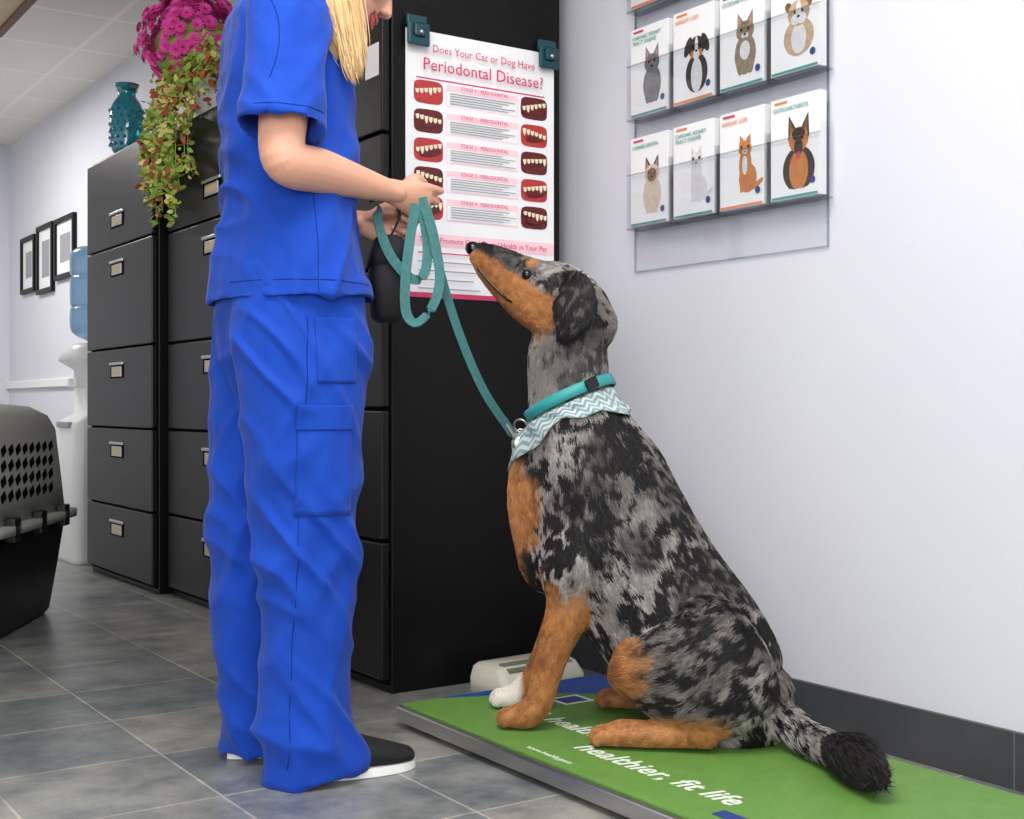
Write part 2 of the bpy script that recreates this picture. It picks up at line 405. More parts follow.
def pet(cx, cz, s, f, kind, dark='black'):
    F = furs[f]; K = furs[dark]; W_ = furs['whitef']; o = []; er = .075 * s
    face = K if f == 'cream' else F
    def ears(w, h, m, inner=None):
        for q in (-1, 1):
            o.append(([(cx + q * w * s, cz + .02 * s), (cx + q * (w - .04) * s, cz + h * s), (cx + q * .07 * s, cz + .36 * s)], m))
            if inner: o.append(([(cx + q * (w - .09) * s, cz + .15 * s), (cx + q * (w - .09) * s, cz + (h - .15) * s), (cx + q * .2 * s, cz + .33 * s)], inner))
    if kind == 'cat':
        o += [(oval(cx, cz - .95 * s, .62 * s, .85 * s), F), (oval(cx - .3 * s, cz - 1.3 * s, .2 * s, .5 * s), F), (oval(cx + .3 * s, cz - 1.3 * s, .2 * s, .5 * s), F)]
        ears(.47, .82, face, furs['pinkn']); o += [(oval(cx, cz, .52 * s, .42 * s), F)]
        if f == 'cream': o += [(oval(cx, cz - .06 * s, .32 * s, .32 * s), furs['brown'])]
        if f == 'tabby': o += [(rect(cx + q * s - .02 * s, cx + q * s + .02 * s, cz + .2 * s, cz + .4 * s), K) for q in (-.16, -.05, .06, .17)] + [(oval(cx, cz - .8 * s, .3 * s, .4 * s), W_)]
        m_ = furs['grey'] if f == 'grey' else (furs['brown'] if f == 'cream' else W_)
        o += [(oval(cx - .09 * s, cz - .19 * s, .12 * s, .10 * s), m_), (oval(cx + .09 * s, cz - .19 * s, .12 * s, .10 * s), m_)]
    elif kind == 'sit':
        o += [(oval(cx + .15 * s, cz - 1.25 * s, .52 * s, .6 * s), F), (oval(cx, cz - .7 * s, .36 * s, .8 * s), F), (oval(cx + .72 * s, cz - 1.55 * s, .38 * s, .11 * s, 30), F),
              (rect(cx - .3 * s, cx - .12 * s, cz - 1.8 * s, cz - .8 * s), F), (rect(cx + .02 * s, cx + .2 * s, cz - 1.8 * s, cz - .8 * s), F), (oval(cx - .02 * s, cz - .7 * s, .16 * s, .4 * s), W_)]
        ears(.34, .58, F, furs['pinkn']); o += [(oval(cx, cz, .38 * s, .32 * s), F), (oval(cx, cz - .14 * s, .15 * s, .1 * s), W_)]
    elif kind == 'shep':
        o += [(oval(cx, cz - 1.15 * s, .85 * s, .9 * s), K), (oval(cx, cz - 1.2 * s, .5 * s, .8 * s), furs['ginger'])]
        ears(.56, 1.02, K, furs['brown']); o += [(oval(cx, cz, .52 * s, .5 * s), furs['ginger']), (oval(cx, cz + .25 * s, .36 * s, .24 * s), K), (oval(cx, cz - .28 * s, .24 * s, .34 * s), K),
              (oval(cx, cz - .62 * s, .10 * s, .16 * s), M['pinkd'])]
    elif kind == 'pup':
        o += [(oval(cx, cz - 1.1 * s, .7 * s, .85 * s), K), (oval(cx, cz - 1.2 * s, .36 * s, .75 * s), W_),
              (oval(cx - .55 * s, cz + .12 * s, .2 * s, .45 * s, -25), K), (oval(cx + .55 * s, cz + .12 * s, .2 * s, .45 * s, 25), K),
              (oval(cx, cz, .5 * s, .5 * s), K), (oval(cx, cz + .1 * s, .10 * s, .40 * s), W_), (oval(cx - .25 * s, cz - .25 * s, .14 * s, .16 * s), furs['ginger']),
              (oval(cx + .25 * s, cz - .25 * s, .14 * s, .16 * s), furs['ginger']), (oval(cx, cz - .3 * s, .2 * s, .24 * s), W_)]
    else:
        o += [(oval(cx, cz - .95 * s, .8 * s, .75 * s), F), (oval(cx, cz - 1.0 * s, .4 * s, .6 * s), W_), (oval(cx - .52 * s, cz + .3 * s, .18 * s, .24 * s, 40), furs['brown']), (oval(cx + .52 * s, cz + .3 * s, .18 * s, .24 * s, -40), furs['brown']),
              (oval(cx, cz, .58 * s, .52 * s), F), (oval(cx, cz + .1 * s, .14 * s, .4 * s), W_), (oval(cx - .17 * s, cz - .24 * s, .24 * s, .22 * s), W_), (oval(cx + .17 * s, cz - .24 * s, .24 * s, .22 * s), W_)]
    e = M['blackg']
    for q in (-1, 1):
        if kind in ('cat', 'sit'): o.append((oval(cx + q * .2 * s, cz + .06 * s, er * 1.2, er), furs['amber']))
        o.append((oval(cx + q * .2 * s, cz + .06 * s, er * .8, er * .9), e))
    o.append((oval(cx, cz - .14 * s, .08 * s, .055 * s), e if kind not in ('sit',) else furs['pinkn']))
    return o
kinds = [[('siam', 'cream', 'cat'), ('w', 'whitef', 'sit'), ('o', 'ginger', 'sit'), ('gs', 'brown', 'shep')],
         [('g', 'grey', 'cat'), ('bd', 'black', 'pup'), ('tb', 'tabby', 'cat'), ('bl', 'fawn', 'bull')],
         [('t', 'tabby', 'cat'), ('t', 'ginger', 'cat'), ('t', 'brown', 'shep'), ('t', 'cream', 'bull')]]
titles = ['CANINE DENTAL', 'CHRONIC KIDNEY\nTRACT DISEASE', 'WEIGHT LOSS', 'OSTEOARTHRITIS']
cw = .158
tm = [M['tealp'], M['tealp'], M['orange'], M['tealp']]
for r, zb in enumerate((1.135, 1.405, 1.675)):
    for c in range(4):
        x0 = .050 + c * .160; x1 = x0 + cw - .004; tag = '%d_%d' % (r, c)
        box('pocket_front_' + tag, x0, x1, -.048, -.045, zb, zb + .135, M['acr'], ra, .0008)
        box('pocket_lip_' + tag, x0, x1, -.0485, -.0445, zb + .134, zb + .137, M['acre'], ra)
        box('pocket_base_' + tag, x0, x1, -.0485, -.006, zb - .001, zb + .003, M['acre'], ra)
        box('pocket_side_a_' + tag, x0, x0 + .002, -.045, -.006, zb + .003, zb + .16, M['acr'], ra)
        box('pocket_side_b_' + tag, x1 - .002, x1, -.045, -.006, zb + .003, zb + .16, M['acr'], ra)
        cx0, cx1 = x0 + .007, x1 - .007; xm = (cx0 + cx1) / 2
        box('leaflets_' + tag, cx0, cx1, -.040, -.018, zb + .007, zb + .226, M['white'], ra, .001)
        k = kinds[r][c]; items = pet(xm + .012, zb + .130 if k[2] != 'sit' else zb + .138, .054, k[1], k[2])
        items = [([(min(px, cx1 - .002), max(pz, zb + .026)) for px, pz in pts], m) for pts, m in items] + [(rect(cx0 + .004, cx1 - .004, zb + .009, zb + .014), tm[(c + r) % 4])]
        items += [(rect(cx0 + .012, cx0 + .05, zb + .214, zb + .219), M['orange'] if c % 2 else M['pinkd']), (oval(cx1 - .018, zb + .04, .008, .008), M['navy'])]
        flat('cover_print_' + tag, items, ra, -.0404, .00008)
        text('cover_title_' + tag, titles[(c + r) % 4], .0128, (cx0 + .010, -.0432, zb + .197), R0, tm[(c + r) % 4], ra)

# ---------------------------------------------------------------- walk-on scale
sc = group('floor_scale', (1.625, 1.80, 0)); sx, sy0, sy1 = .275, -.68, .655
box('steel_frame', -sx, sx, sy0, sy1, .012, .044, M['steel'], sc, .004)
for i, (a, b2) in enumerate(((-.22, -.6), (.22, -.6), (-.22, .58), (.22, .58))):
    bq = B(); bq.tube([(a, b2, 0.001, .022, .022), (a, b2, .02, .022, .022)], side=(0, 1, 0), cap0=False, cap1=False); bq.obj('foot_%d' % i, M['black'], sc)
box('rubber_mat', -sx + .012, sx - .004, sy0 + .01, sy1 - .008, .0435, .050, M['green'], sc, .002)
def zflat(name, pts, z, m, parent): return mesh_obj(name, [(p[0], p[1], z) for p in pts], [tuple(range(len(pts)))], m, parent, False)
arc = [(-sx + .1, sy1 - .012), (-.04, sy1 - .06), (.08, sy1 - .12), (.18, sy1 - .2), (sx - .006, sy1 - .3), (sx - .006, sy1 - .012)]
zflat('mat_blue_corner', arc[::1], .0504, M['matblue'], sc)
RT = (0, 0, -90)
text('print_line_1', 'A healthier,', .066, (-.095, .42, .0508), RT, M['txtw'], sc, shear=.2, bold=.0010)
text('print_line_2', 'healthier, fit life', .068, (-.172, .150, .0508), RT, M['txtw'], sc, shear=.2, bold=.0010)
text('print_small', 'www.healthypets', .02, (-.245, .20, .0508), RT, M['txtw'], sc)
zflat('logo_patch', [(.02, .43), (.10, .43), (.10, .50), (.02, .50)], .0508, M['txtw'], sc)
zflat('logo_inner', [(.03, .44), (.09, .44), (.09, .49), (.03, .49)], .0512, M['navy'], sc)
zflat('logo_patch_2', [(-.225, -.37), (-.195, -.37), (-.195, -.29), (-.225, -.29)], .0508, M['navy'], sc)
zflat('logo_patch_3', [(-.23, -.50), (-.195, -.50), (-.195, -.40), (-.23, -.40)], .0508, M['txtw'], sc)
ds = group('scale_display', (1.80, 2.60, 0), 4)
bq = B(); bq.rrect([(0, .13, .075, .02), (.035, .13, .075, .02), (.062, .125, .06, .02, 0, .01), (.070, .115, .05, .02, 0, .012)]); bq.obj('housing', M['beige'], ds)
def tilt_box(name, x0, x1, y0, y1, h, m):
    o = box(name, x0, x1, y0, y1, -.002, h, m, ds, .001); o.location = (0, -.042, .064); o.rotation_euler = (math.radians(18), 0, 0); return o
tilt_box('screen', -.10, .02, -.015, .03, .003, M['lcd'])
for i in range(4):
    tilt_box('key_%d' % i, .035 + .018 * i, .048 + .018 * i, -.01, .01, .005, M['grey'])

# ---------------------------------------------------------------- pet crate
cr = group('pet_carrier', (.745, 4.28, 0), -30)
bq = B(); bq.rrect([(0, .23, .36, .06), (.02, .245, .375, .07), (.16, .265, .395, .07), (.325, .285, .42, .07)]); bq.obj('lower_shell', M['crate_b'], cr)
bq = B(); bq.rrect([(.322, .29, .425, .07), (.322, .318, .455, .08), (.348, .318, .455, .08), (.348, .29, .425, .07)]); bq.obj('rim_flange', M['crate_g'], cr)
bq = B(); bq.rrect([(.344, .285, .42, .07), (.46, .275, .41, .07), (.62, .262, .395, .08), (.665, .245, .375, .09), (.695, .20, .33, .10), (.705, .12, .25, .08)]); bq.obj('upper_shell', M['crate_g'], cr)
bq = B(); bq.tube([(0, -.12, .695, .012, .02), (0, -.10, .722, .012, .02), (0, 0, .73, .012, .022), (0, .10, .722, .012, .02), (0, .12, .695, .012, .02)], side=(1, 0, 0)); bq.obj('carry_handle', M['crate_b'], cr)
for sgn in (-1, 1):
    for r in range(4):
        for c in range(8):
            zc = .43 + r * .045; yc = -.26 + c * .068 + .012 * r; xx = (.2855 - .084 * (zc - .344)) * sgn
            o = box('vent_%d_%d_%d' % (sgn + 1, r, c), -.004, .0015, -.022, .022, -.012, .012, M['gap'], cr, .001)
            o.location = (xx, yc, zc); o.rotation_euler = (0.35, math.radians(-5 * sgn), 0)
    for c in range(3): box('latch_%d_%d' % (sgn + 1, c), .30 * sgn - .012, .30 * sgn + .018, -.28 + .26 * c, -.22 + .26 * c, .30, .37, M['crate_b'], cr, .005)
box('door_recess', -.16, .16, -.437, -.405, .06, .56, M['gap'], cr, .02)
for i in range(9): wire('door_bar_%d' % i, [(-.14 + .035 * i, -.44, .07), (-.14 + .035 * i, -.44, .55)], .003, M['steel'], cr)
for i in range(6): wire('door_rail_%d' % i, [(-.14, -.444, .08 + .092 * i), (.14, -.444, .08 + .092 * i)], .003, M['steel'], cr)

# ---------------------------------------------------------------- water cooler
wc = group('water_cooler', (1.70, 5.86, 0), -90)
bq = B(); bq.rrect([(0, .165, .16, .04), (.02, .165, .165, .05), (.60, .16, .16, .05), (.63, .15, .15, .05), (.66, .15, .12, .05, 0, .03), (.86, .15, .12, .05, 0, .03), (.90, .16, .16, .06), (.955, .15, .15, .08), (.975, .12, .12, .08)]); bq.obj('housing', M['whitep'], wc)
box('drip_tray', -.10, .10, -.17, -.10, .60, .625, M['grey'], wc, .004)
box('tap_1', -.07, -.04, -.13, -.08, .78, .82, M['whitep'], wc, .004); box('tap_2', .04, .07, -.13, -.08, .78, .82, M['whitep'], wc, .004)
bq = B(); bq.tube([(0, 0, .965, .035, .035), (0, 0, .985, .05, .05), (0, 0, 1.03, .125, .125), (0, 0, 1.12, .132, .132), (0, 0, 1.14, .125, .125), (0, 0, 1.16, .132, .132), (0, 0, 1.26, .132, .132), (0, 0, 1.28, .125, .125), (0, 0, 1.30, .132, .132), (0, 0, 1.38, .13, .13), (0, 0, 1.41, .10, .10)], cap0=False, cap1=False, seg=28); bq.obj('water_bottle', M['bottle'], wc)

# ---------------------------------------------------------------- vase
vs = group('teal_vase', (1.615, 5.20, H))
prof = [(.001, .045), (.02, .06), (.10, .066), (.18, .064), (.215, .05), (.235, .036), (.255, .036), (.275, .046), (.285, .05)]
bq = B(); bq.tube([(0, 0, z, r, r) for z, r in prof], cap0=False, hollow=.03, seg=32); bq.obj('glass_body', M['glass_teal'], vs)
bq = B()
for r in range(6):
    for c in range(14):
        a = 2 * math.pi * (c + .5 * (r % 2)) / 14; R_ = .0645
        bq.ell((R_ * math.cos(a), R_ * math.sin(a), .035 + r * .028), [(.009, 0, 0), (0, .009, 0), (0, 0, .009)], 8)
bq.obj('hobnail_bumps', M['glass_teal'], vs)

# ---------------------------------------------------------------- potted chrysanthemum
pm = group('potted_chrysanthemum', (1.72, 4.46, H))
bq = B(); bq.tube([(0, 0, .001, .075, .075), (0, 0, .06, .085, .085), (0, 0, .13, .098, .098), (0, 0, .145, .105, .105)], cap0=False, hollow=.02, seg=28, hscale=.93); bq.obj('pot', M['pot'], pm)
def petals(n, c, rad):
    v = []; f = []
    for i in range(n):
        d = V((random.gauss(0, 1), random.gauss(0, 1), random.gauss(0, 1) + .25)).normalized()
        p = V(c) + V((d.x * rad[0], d.y * rad[1], d.z * rad[2])) * random.uniform(.86, 1.14)
        q = d.to_track_quat('Z', 'Y').to_matrix(); s = random.uniform(.020, .028)
        for lay, (cnt, tilt, ln) in enumerate(((12, .15, 1.0), (10, .55, .75), (6, 1.1, .4))):
            for k in range(cnt):
                a = 2 * math.pi * k / cnt + lay + i; dr = V((math.cos(a), math.sin(a), 0)); pe = V((-math.sin(a), math.cos(a), 0)); up = V((0, 0, 1))
                o = dr * math.cos(tilt) + up * math.sin(tilt); L = s * ln; w = s * .22; n0 = len(v)
                for pt in (dr * .1 * s, dr * .1 * s + o * L * .6 + pe * w, dr * .1 * s + o * L, dr * .1 * s + o * L * .6 - pe * w): v.append(p + q @ pt)
                f.append((n0, n0 + 1, n0 + 2, n0 + 3))
    return v, f
v, f = petals(380, (-.03, .17, .335), (.185, .215, .165)); mesh_obj('blooms', v, f, M['mum'], pm, False)
sphere('foliage_core', (-.03, .16, .30), .1, M['leafg'], pm, [(.145, 0, 0), (0, .17, 0), (0, 0, .135)])
def leaf_cloud(name, pts, m):
    v = []; f = []
    for p in pts:
        p = V(p); d = V((random.gauss(-.4, .6), random.gauss(0, .8), random.gauss(-.3, .6))).normalized(); n = d.orthogonal().normalized()
        n.rotate(Matrix.Rotation(random.uniform(0, 6.28), 3, d)); s = d.cross(n); L = random.uniform(.020, .042); n0 = len(v)
        for pt in (V(), d * L * .35 + s * L * .3 + n * .002, d * L * .75 + s * L * .2, d * L, d * L * .75 - s * L * .2, d * L * .35 - s * L * .3 + n * .002): v.append(p + pt)
        f.append(tuple(range(n0, n0 + 6)))
    return mesh_obj(name, v, f, m, pm, False)
vines = []
for i in range(26):
    y0 = random.uniform(-.22, .26); x0 = random.uniform(-.13, -.03); zt = random.uniform(-.34, -.03) * (1 if y0 > -.05 else .8)
    vines.append([(x0 * .4, y0 * .5, .15), (x0, y0, random.uniform(.17, .26)), (-.165, y0 + random.uniform(-.03, .03), .06), (-.175 - random.random() * .02, y0 + random.uniform(-.05, .05), zt * .5 - .02), (-.172 - random.random() * .02, y0 + random.uniform(-.06, .06), zt - .02)])
buckets = {'leafg': [], 'leafr': [], 'leafy': []}
for i, vn in enumerate(vines):
    wire('vine_%d' % i, vn, .0016, M['leafg'], pm)
    for p in cat(vn, 8):
        for k in range(2): buckets[random.choice(['leafg', 'leafg', 'leafg', 'leafr', 'leafy', 'leafy'])].append(p + np.array([random.gauss(-.006, .006), random.gauss(0, .017), random.gauss(0, .015)]))
for i in range(340):
    buckets[random.choice(['leafg', 'leafr', 'leafr'])].append((random.gauss(-.06, .05), random.gauss(.04, .13), random.gauss(.17, .055)))
for k, pts in buckets.items():
    pts = [p for p in pts if not (p[0] > -.15 and p[2] < .01)]
    leaf_cloud('foliage_' + k, pts, M[k])

# ================================================================ WOMAN (local x forward, y left, z up)
wo = group('woman', (1.026, 2.299, 0), -9)
hp = math.radians(32); HC = V((.124, 0, 1.560)); HF = V((math.cos(hp), 0, -math.sin(hp))); HU = V((math.sin(hp), 0, math.cos(hp))); HY = V((0, 1, 0))
def hd(f_, l_, u_): return HC + HF * f_ + HY * l_ + HU * u_
sk = B()
sk.ell(HC + HF * -.012 + HU * .03, [HF * .098, HY * .076, HU * .088])
sk.ell(hd(.02, 0, -.02), [HF * .074, HY * .064, HU * .095])
sk.tube([tuple(hd(-.01, 0, -.04)) + (.06, .058), tuple(hd(.03, 0, -.075)) + (.052, .048), tuple(hd(.062, 0, -.103)) + (.022, .026)])
sk.tube([tuple(hd(.078, 0, .02)) + (.012, .011), tuple(hd(.098, 0, -.008)) + (.011, .012), tuple(hd(.108, 0, -.024)) + (.010, .014)])
for sg in (-1, 1):
    sk.ell(hd(.098, sg * .011, -.028), [HF * .009, HY * .009, HU * .007], 10)
    sk.ell(hd(.055, sg * .04, -.02), [HF * .028, HY * .024, HU * .026], 12)
    sk.tube([tuple(hd(-.005, sg * .078, .02)) + (.006, .012), tuple(hd(-.012, sg * .084, .0)) + (.006, .014), tuple(hd(-.002, sg * .078, -.025)) + (.005, .008)], side=tuple(HF))
    sk.ell(hd(.082, sg * .028, .035), [HF * .012, HY * .026, HU * .008], 12)
sk.ell(hd(.082, 0, -.055), [HF * .014, HY * .026, HU * .016], 12)
sk.tube([(-.03, 0, 1.43, .07, .07), (.0, 0, 1.485, .055, .055), (.05, 0, 1.52, .052, .052), (.09, 0, 1.545, .055, .05)])
sk.tube([(-.0, 0, .98, .10, .15), (-.01, 0, 1.2, .095, .14), (-.02, 0, 1.36, .09, .15), (-.02, 0, 1.42, .06, .12)])
for sg, sh, el, wr in ((-1, (-.045, -.185, 1.415), (-.068, -.222, 1.13), (.190, -.085, 1.112)), (1, (-.035, .185, 1.415), (-.02, .235, 1.12), (.165, .065, 1.072))):
    e = V(el); w = V(wr); m1 = V(sh).lerp(e, .5)
    sk.tube([tuple(sh) + (.052, .05), tuple(m1) + (.047, .045), tuple(e + V((-.002, 0, .03))) + (.041, .04), tuple(e + V((.012, -.002 * sg, -.004))) + (.041, .041),
             tuple(e.lerp(w, .3)) + (.041, .038), tuple(e.lerp(w, .65)) + (.031, .029), tuple(w) + (.020, .024)], side=(0.05, 1, .3), sub=5)
nails = []
def hand(wr, fwd, up, sg, curls, spread=1.0):
    """sg=-1 right, +1 left; up = thumb side"""
    wr = V(wr); fwd = V(fwd).normalized(); up = V(up); up = (up - fwd * up.dot(fwd)).normalized(); pn = up.cross(fwd) * (-sg)
    P = lambda a, b, c: wr + fwd * a + up * b + pn * c
    sk.tube([tuple(P(-.02, 0, 0)) + (.018, .023), tuple(P(.015, 0, 0)) + (.015, .028), tuple(P(.05, .001, 0)) + (.0135, .037), tuple(P(.08, 0, 0)) + (.011, .037)], side=tuple(up), sub=4)
    sk.tube([tuple(P(.018, .012, .006)) + (.014, .014), tuple(P(.05, .026, .016)) + (.014, .014), tuple(P(.07, .03, .024)) + (.010, .010)])
    for i, (o, ls, cs) in enumerate(zip((.031, .0105, -.0102, -.030), (.98, 1.08, 1.0, .8), curls)):
        p = P(.078 - abs(i - 1) * .004, o, 0); pts = [tuple(P(.045, o * .8, 0)) + (.009, .009), tuple(p) + (.0092, .009)]; fan = (o * 1.5)
        for L, a, r in zip((.042, .027, .022), cs, (.0082, .0074, .0065)):
            a = math.radians(a); d = (fwd * math.cos(a) + pn * math.sin(a) + up * fan).normalized(); p = p + d * L * ls; pts.append(tuple(p) + (r, r))
        sk.tube(pts, side=tuple(up), seg=12, sub=3)
        nn = (pn * math.cos(a) * -1 + fwd * math.sin(a)); nails.append((p - d * .002 + nn * .0052, d, up, nn))
    tp = [P(.03, .018, .010), P(.055, .038, .022), P(.085, .038, .032), P(.110, .028, .040)]
    sk.tube([tuple(q) + (r, r) for q, r in zip(tp, (.014, .0122, .010, .008))], seg=12, sub=4)
    d = (tp[3] - tp[2]).normalized(); nn = (up - d * up.dot(d)).normalized(); nails.append((tp[3] + nn * .006, d, pn, nn))
    return P
PR = hand((.190, -.085, 1.112), (.92, .38, -.14), (.1, -.30, 1), -1, ((12, 48, 78), (20, 66, 108), (28, 84, 130), (34, 92, 142)))
PL = hand((.165, .065, 1.072), (.86, -.45, -.22), (.1, .1, 1), 1, ((30, 85, 130), (35, 95, 145), (40, 100, 150), (45, 105, 155)))
skin = sk.remesh('body_skin', M['skin'], wo, voxel=.0032, smooth=2)
nb = B()
for c, d, u, nn in nails: nb.ell(c, [d * .0058, u * .0048, nn * .0018], 10)
nb.obj('finger_nails', M['nail'], wo)
sphere('treat', PR(.122, .026, .040), .009, M['wood_d'], wo)
for sg in (-1, 1):
    sphere('eyeball_%d' % (sg + 1), hd(.076, sg * .031, .018), .0135, M['eyew'], wo); sphere('iris_%d' % (sg + 1), hd(.0855, sg * .031, .015), .0058, M['matblue'], wo)
    wire('eyelash_%d' % (sg + 1), [hd(.086, sg * .018, .021), hd(.093, sg * .030, .025), hd(.084, sg * .045, .02)], .0015, M['blackg'], wo)
    wire('eyebrow_%d' % (sg + 1), [hd(.094, sg * .015, .04), hd(.095, sg * .032, .046), hd(.08, sg * .05, .04)], .0028, M['wood_d'], wo)
wire('upper_lip', [hd(.080, -.03, -.05), hd(.094, -.014, -.053), hd(.098, 0, -.054), hd(.094, .014, -.053), hd(.080, .03, -.05)], .0042, M['lip'], wo)
wire('lower_lip', [hd(.079, -.027, -.054), hd(.091, -.013, -.066), hd(.095, 0, -.068), hd(.091, .013, -.066), hd(.079, .027, -.054)], .0048, M['lip'], wo)
wire('teeth', [hd(.083, -.022, -.055), hd(.091, 0, -.060), hd(.083, .022, -.055)], .0045, M['tooth'], wo)

def hair_object(name, P, col, rad, m, parent):
    """P: (N,K,3) strand points, col (N,4), rad (K,)"""
    N, K, _ = P.shape; hc = bpy.data.hair_curves.new(name); hc.add_curves([K] * N)
    hc.attributes['position'].data.foreach_set('vector', P.astype(np.float32).ravel())
    a = hc.attributes.get('radius') or hc.attributes.new('radius', 'FLOAT', 'POINT'); a.data.foreach_set('value', np.tile(np.array(rad, dtype=np.float32), N))
    c = hc.attributes.new('strand_col', 'FLOAT_COLOR', 'POINT')
    C = np.repeat(col[:, None, :], K, axis=1) if col.ndim == 2 else col
    c.data.foreach_set('color', C.astype(np.float32).ravel())
    hc.materials.append(m); o = bpy.data.objects.new(name, hc); return link(o, parent)
def strand_mat(name, rough=.5, spec=.4):
    m = bpy.data.materials.new(name); m.use_nodes = True; nt = m.node_tree; b = nt.nodes['Principled BSDF']
    a = nt.nodes.new('ShaderNodeAttribute'); a.attribute_name = 'strand_col'; nt.links.new(a.outputs['Color'], b.inputs['Base Color'])
    b.inputs['Roughness'].default_value = rough; setin(b, 'Specular IOR Level', spec); return m
hb = B()
hb.ell(hd(-.035, 0, .045), [HF * .092, HY * .088, HU * .088])
M['hair'] = mat('blonde_base', lin(196, 156, 96), .5, col2=lin(228, 196, 140), nscale=40)
for sg in (-1, 1):
    hb.tube([tuple(hd(-.05, sg * .07, .04)) + (.055, .03), (.026, sg * .108, 1.53, .068, .024), (.030, sg * .142, 1.465, .064, .024), (.048, sg * .152, 1.40, .046, .018), (.070, sg * .142, 1.34, .014, .009)])
hb.remesh('hair_mass', M['hair'], wo, voxel=.006, smooth=3)
N = 8500; K = 12; P = np.zeros((N, K, 3)); C = np.ones((N, 4))
for i in range(N):
    sg = -1 if random.random() < .6 else 1
    th = random.uniform(0, math.pi * .95); uu = random.uniform(-.1, 1.0)
    r = math.sqrt(max(0, 1 - uu * uu)) if uu > 0 else 1
    root = hd(-.035 + .086 * r * (1 - 1.75 * (th / (math.pi * .95))) * .95, sg * .086 * r * math.sin(th) * 1.0, .045 + .088 * uu)
    clump = random.randint(0, 17); rc = random.Random(clump * 7 + (sg > 0)); jc = rc.uniform(-.078, .036)
    j = jc + random.gauss(0, .006); k2 = rc.gauss(0, .005) + random.gauss(0, .003); en = 1.31 + abs(jc - .01) * 1.0 + rc.uniform(0, .04) + random.gauss(0, .012)
    g = [root, hd(-.03 + j, sg * (.098 + abs(k2)), .01), V((.044 + j, sg * (.132 + abs(k2)), 1.52)), V((.046 + j * 1.05, sg * (.172 + k2), 1.455)), V((.062 + j * .9, sg * (.176 + k2), en + .03)), V((.076 + j * .7, sg * (.168 + k2), en))]
    q = cat([tuple(a) for a in g], 4); idx = np.linspace(0, len(q) - 1, K).astype(int); P[i] = np.array([q[a] for a in idx])
    t = random.random(); c0 = np.array(lin(176, 132, 76)); c1 = np.array(lin(240, 216, 168)); C[i] = c0 * (1 - t) + c1 * t
hair_object('hair_strands', P, C, [.0007] * (K - 2) + [.0006, .0002], strand_mat('blonde_strand', .4), wo)

def soft(p):
    r = max(0, 1 - abs(noise.noise(p)) * 2.8); return r * r * (2.2 - 1.2 * r)
def fold_pants(c, n):
    z = c.z
    a = noise.noise(V((c.x * 9 + 3, c.y * 8, z * 2.2 + c.x * 4))) * .012
    kn = math.exp(-((z - .44) / .13) ** 2); cf = math.exp(-((z - .08) / .12) ** 2); cr_ = math.exp(-((z - .77) / .09) ** 2)
    b = soft(V((c.x * 5, c.y * 5 + 7, z * 10 + c.x * 11))) * (.003 + .010 * kn + .013 * cf + .009 * cr_)
    b += soft(V((c.x * 6 + 11, c.y * 6, z * 7 - c.x * 10))) * (.005 + .006 * kn + .006 * cf)
    return a + b - .005
tr = B()
tr.tube([(0, 0, .72, .10, .16), (0, 0, .82, .134, .185), (0, 0, .93, .140, .193), (0, 0, 1.0, .122, .172)])
tr.tube([(-.005, -.085, .92, .122, .103), (.0, -.092, .80, .134, .106), (.004, -.1, .66, .118, .098), (.010, -.1, .50, .098, .088), (.012, -.1, .33, .091, .082), (.012, -.1, .16, .087, .079), (.018, -.1, .07, .090, .082), (.026, -.1, .012, .092, .084)], cap1=False, hollow=.05, sub=6)
tr.tube([(-.005, .085, .92, .120, .103), (-.008, .088, .80, .130, .103), (-.022, .09, .66, .112, .094), (-.036, .09, .50, .093, .084), (-.040, .095, .33, .084, .078), (-.036, .1, .16, .080, .075), (-.028, .1, .07, .084, .078), (-.022, .1, .020, .084, .078)], cap1=False, hollow=.05, sub=6)
pants = tr.remesh('trousers', M['blue'], wo, voxel=.0052, smooth=4, disp=fold_pants)
def fold_shirt(c, n):
    z = c.z
    a = noise.noise(V((c.x * 8, c.y * 8 + 2, z * 3.2 - c.x * 6))) * .011
    w = math.exp(-((z - 1.12) / .08) ** 2)
    b = soft(V((c.x * 4 + 4, c.y * 4, z * 11 + c.x * 12))) * (.003 + .011 * w) + soft(V((c.x * 6, c.y * 5 + 9, z * 6 - c.x * 11))) * .008
    return a + b - .006
sh = B()
sh.tube([(-.025, 0, 1.50, .058, .075), (-.024, 0, 1.475, .083, .125), (-.018, 0, 1.43, .108, .170), (-.004, 0, 1.34, .130, .182), (-.0, 0, 1.22, .128, .178), (.002, 0, 1.10, .124, .174), (.004, 0, 1.0, .143, .198), (.006, 0, .895, .158, .214)], cap0=False, cap1=False, hollow=.04, hscale=.95, sub=6)
for sg in (-1, 1):
    sh.tube([(-.03 if sg < 0 else -.005, sg * .12, 1.42, .075, .07), (-.048 if sg < 0 else -.01, sg * .178, 1.405, .078, .070), (-.060 if sg < 0 else -.01, sg * .200, 1.32, .074, .068), (-.068 if sg < 0 else -.01, sg * .212, 1.245, .074, .068), (-.073 if sg < 0 else -.01, sg * .220, 1.19, .078, .072)], cap1=False, hollow=.04, hscale=.89, sub=5)
shirt = sh.remesh('scrub_top', M['blue'], wo, voxel=.0052, smooth=3, disp=fold_shirt)
bp_ = bvh_of(pants); bs_ = bvh_of(shirt)
def proj(bvh, x, z, y0=-.6, d=(0, 1, 0), off=.003):
    h = bvh.ray_cast(V((x, y0, z)), V(d))
    return None if h[0] is None else h[0] + h[1] * off * (1 if h[1].dot(V(d)) < 0 else -1)
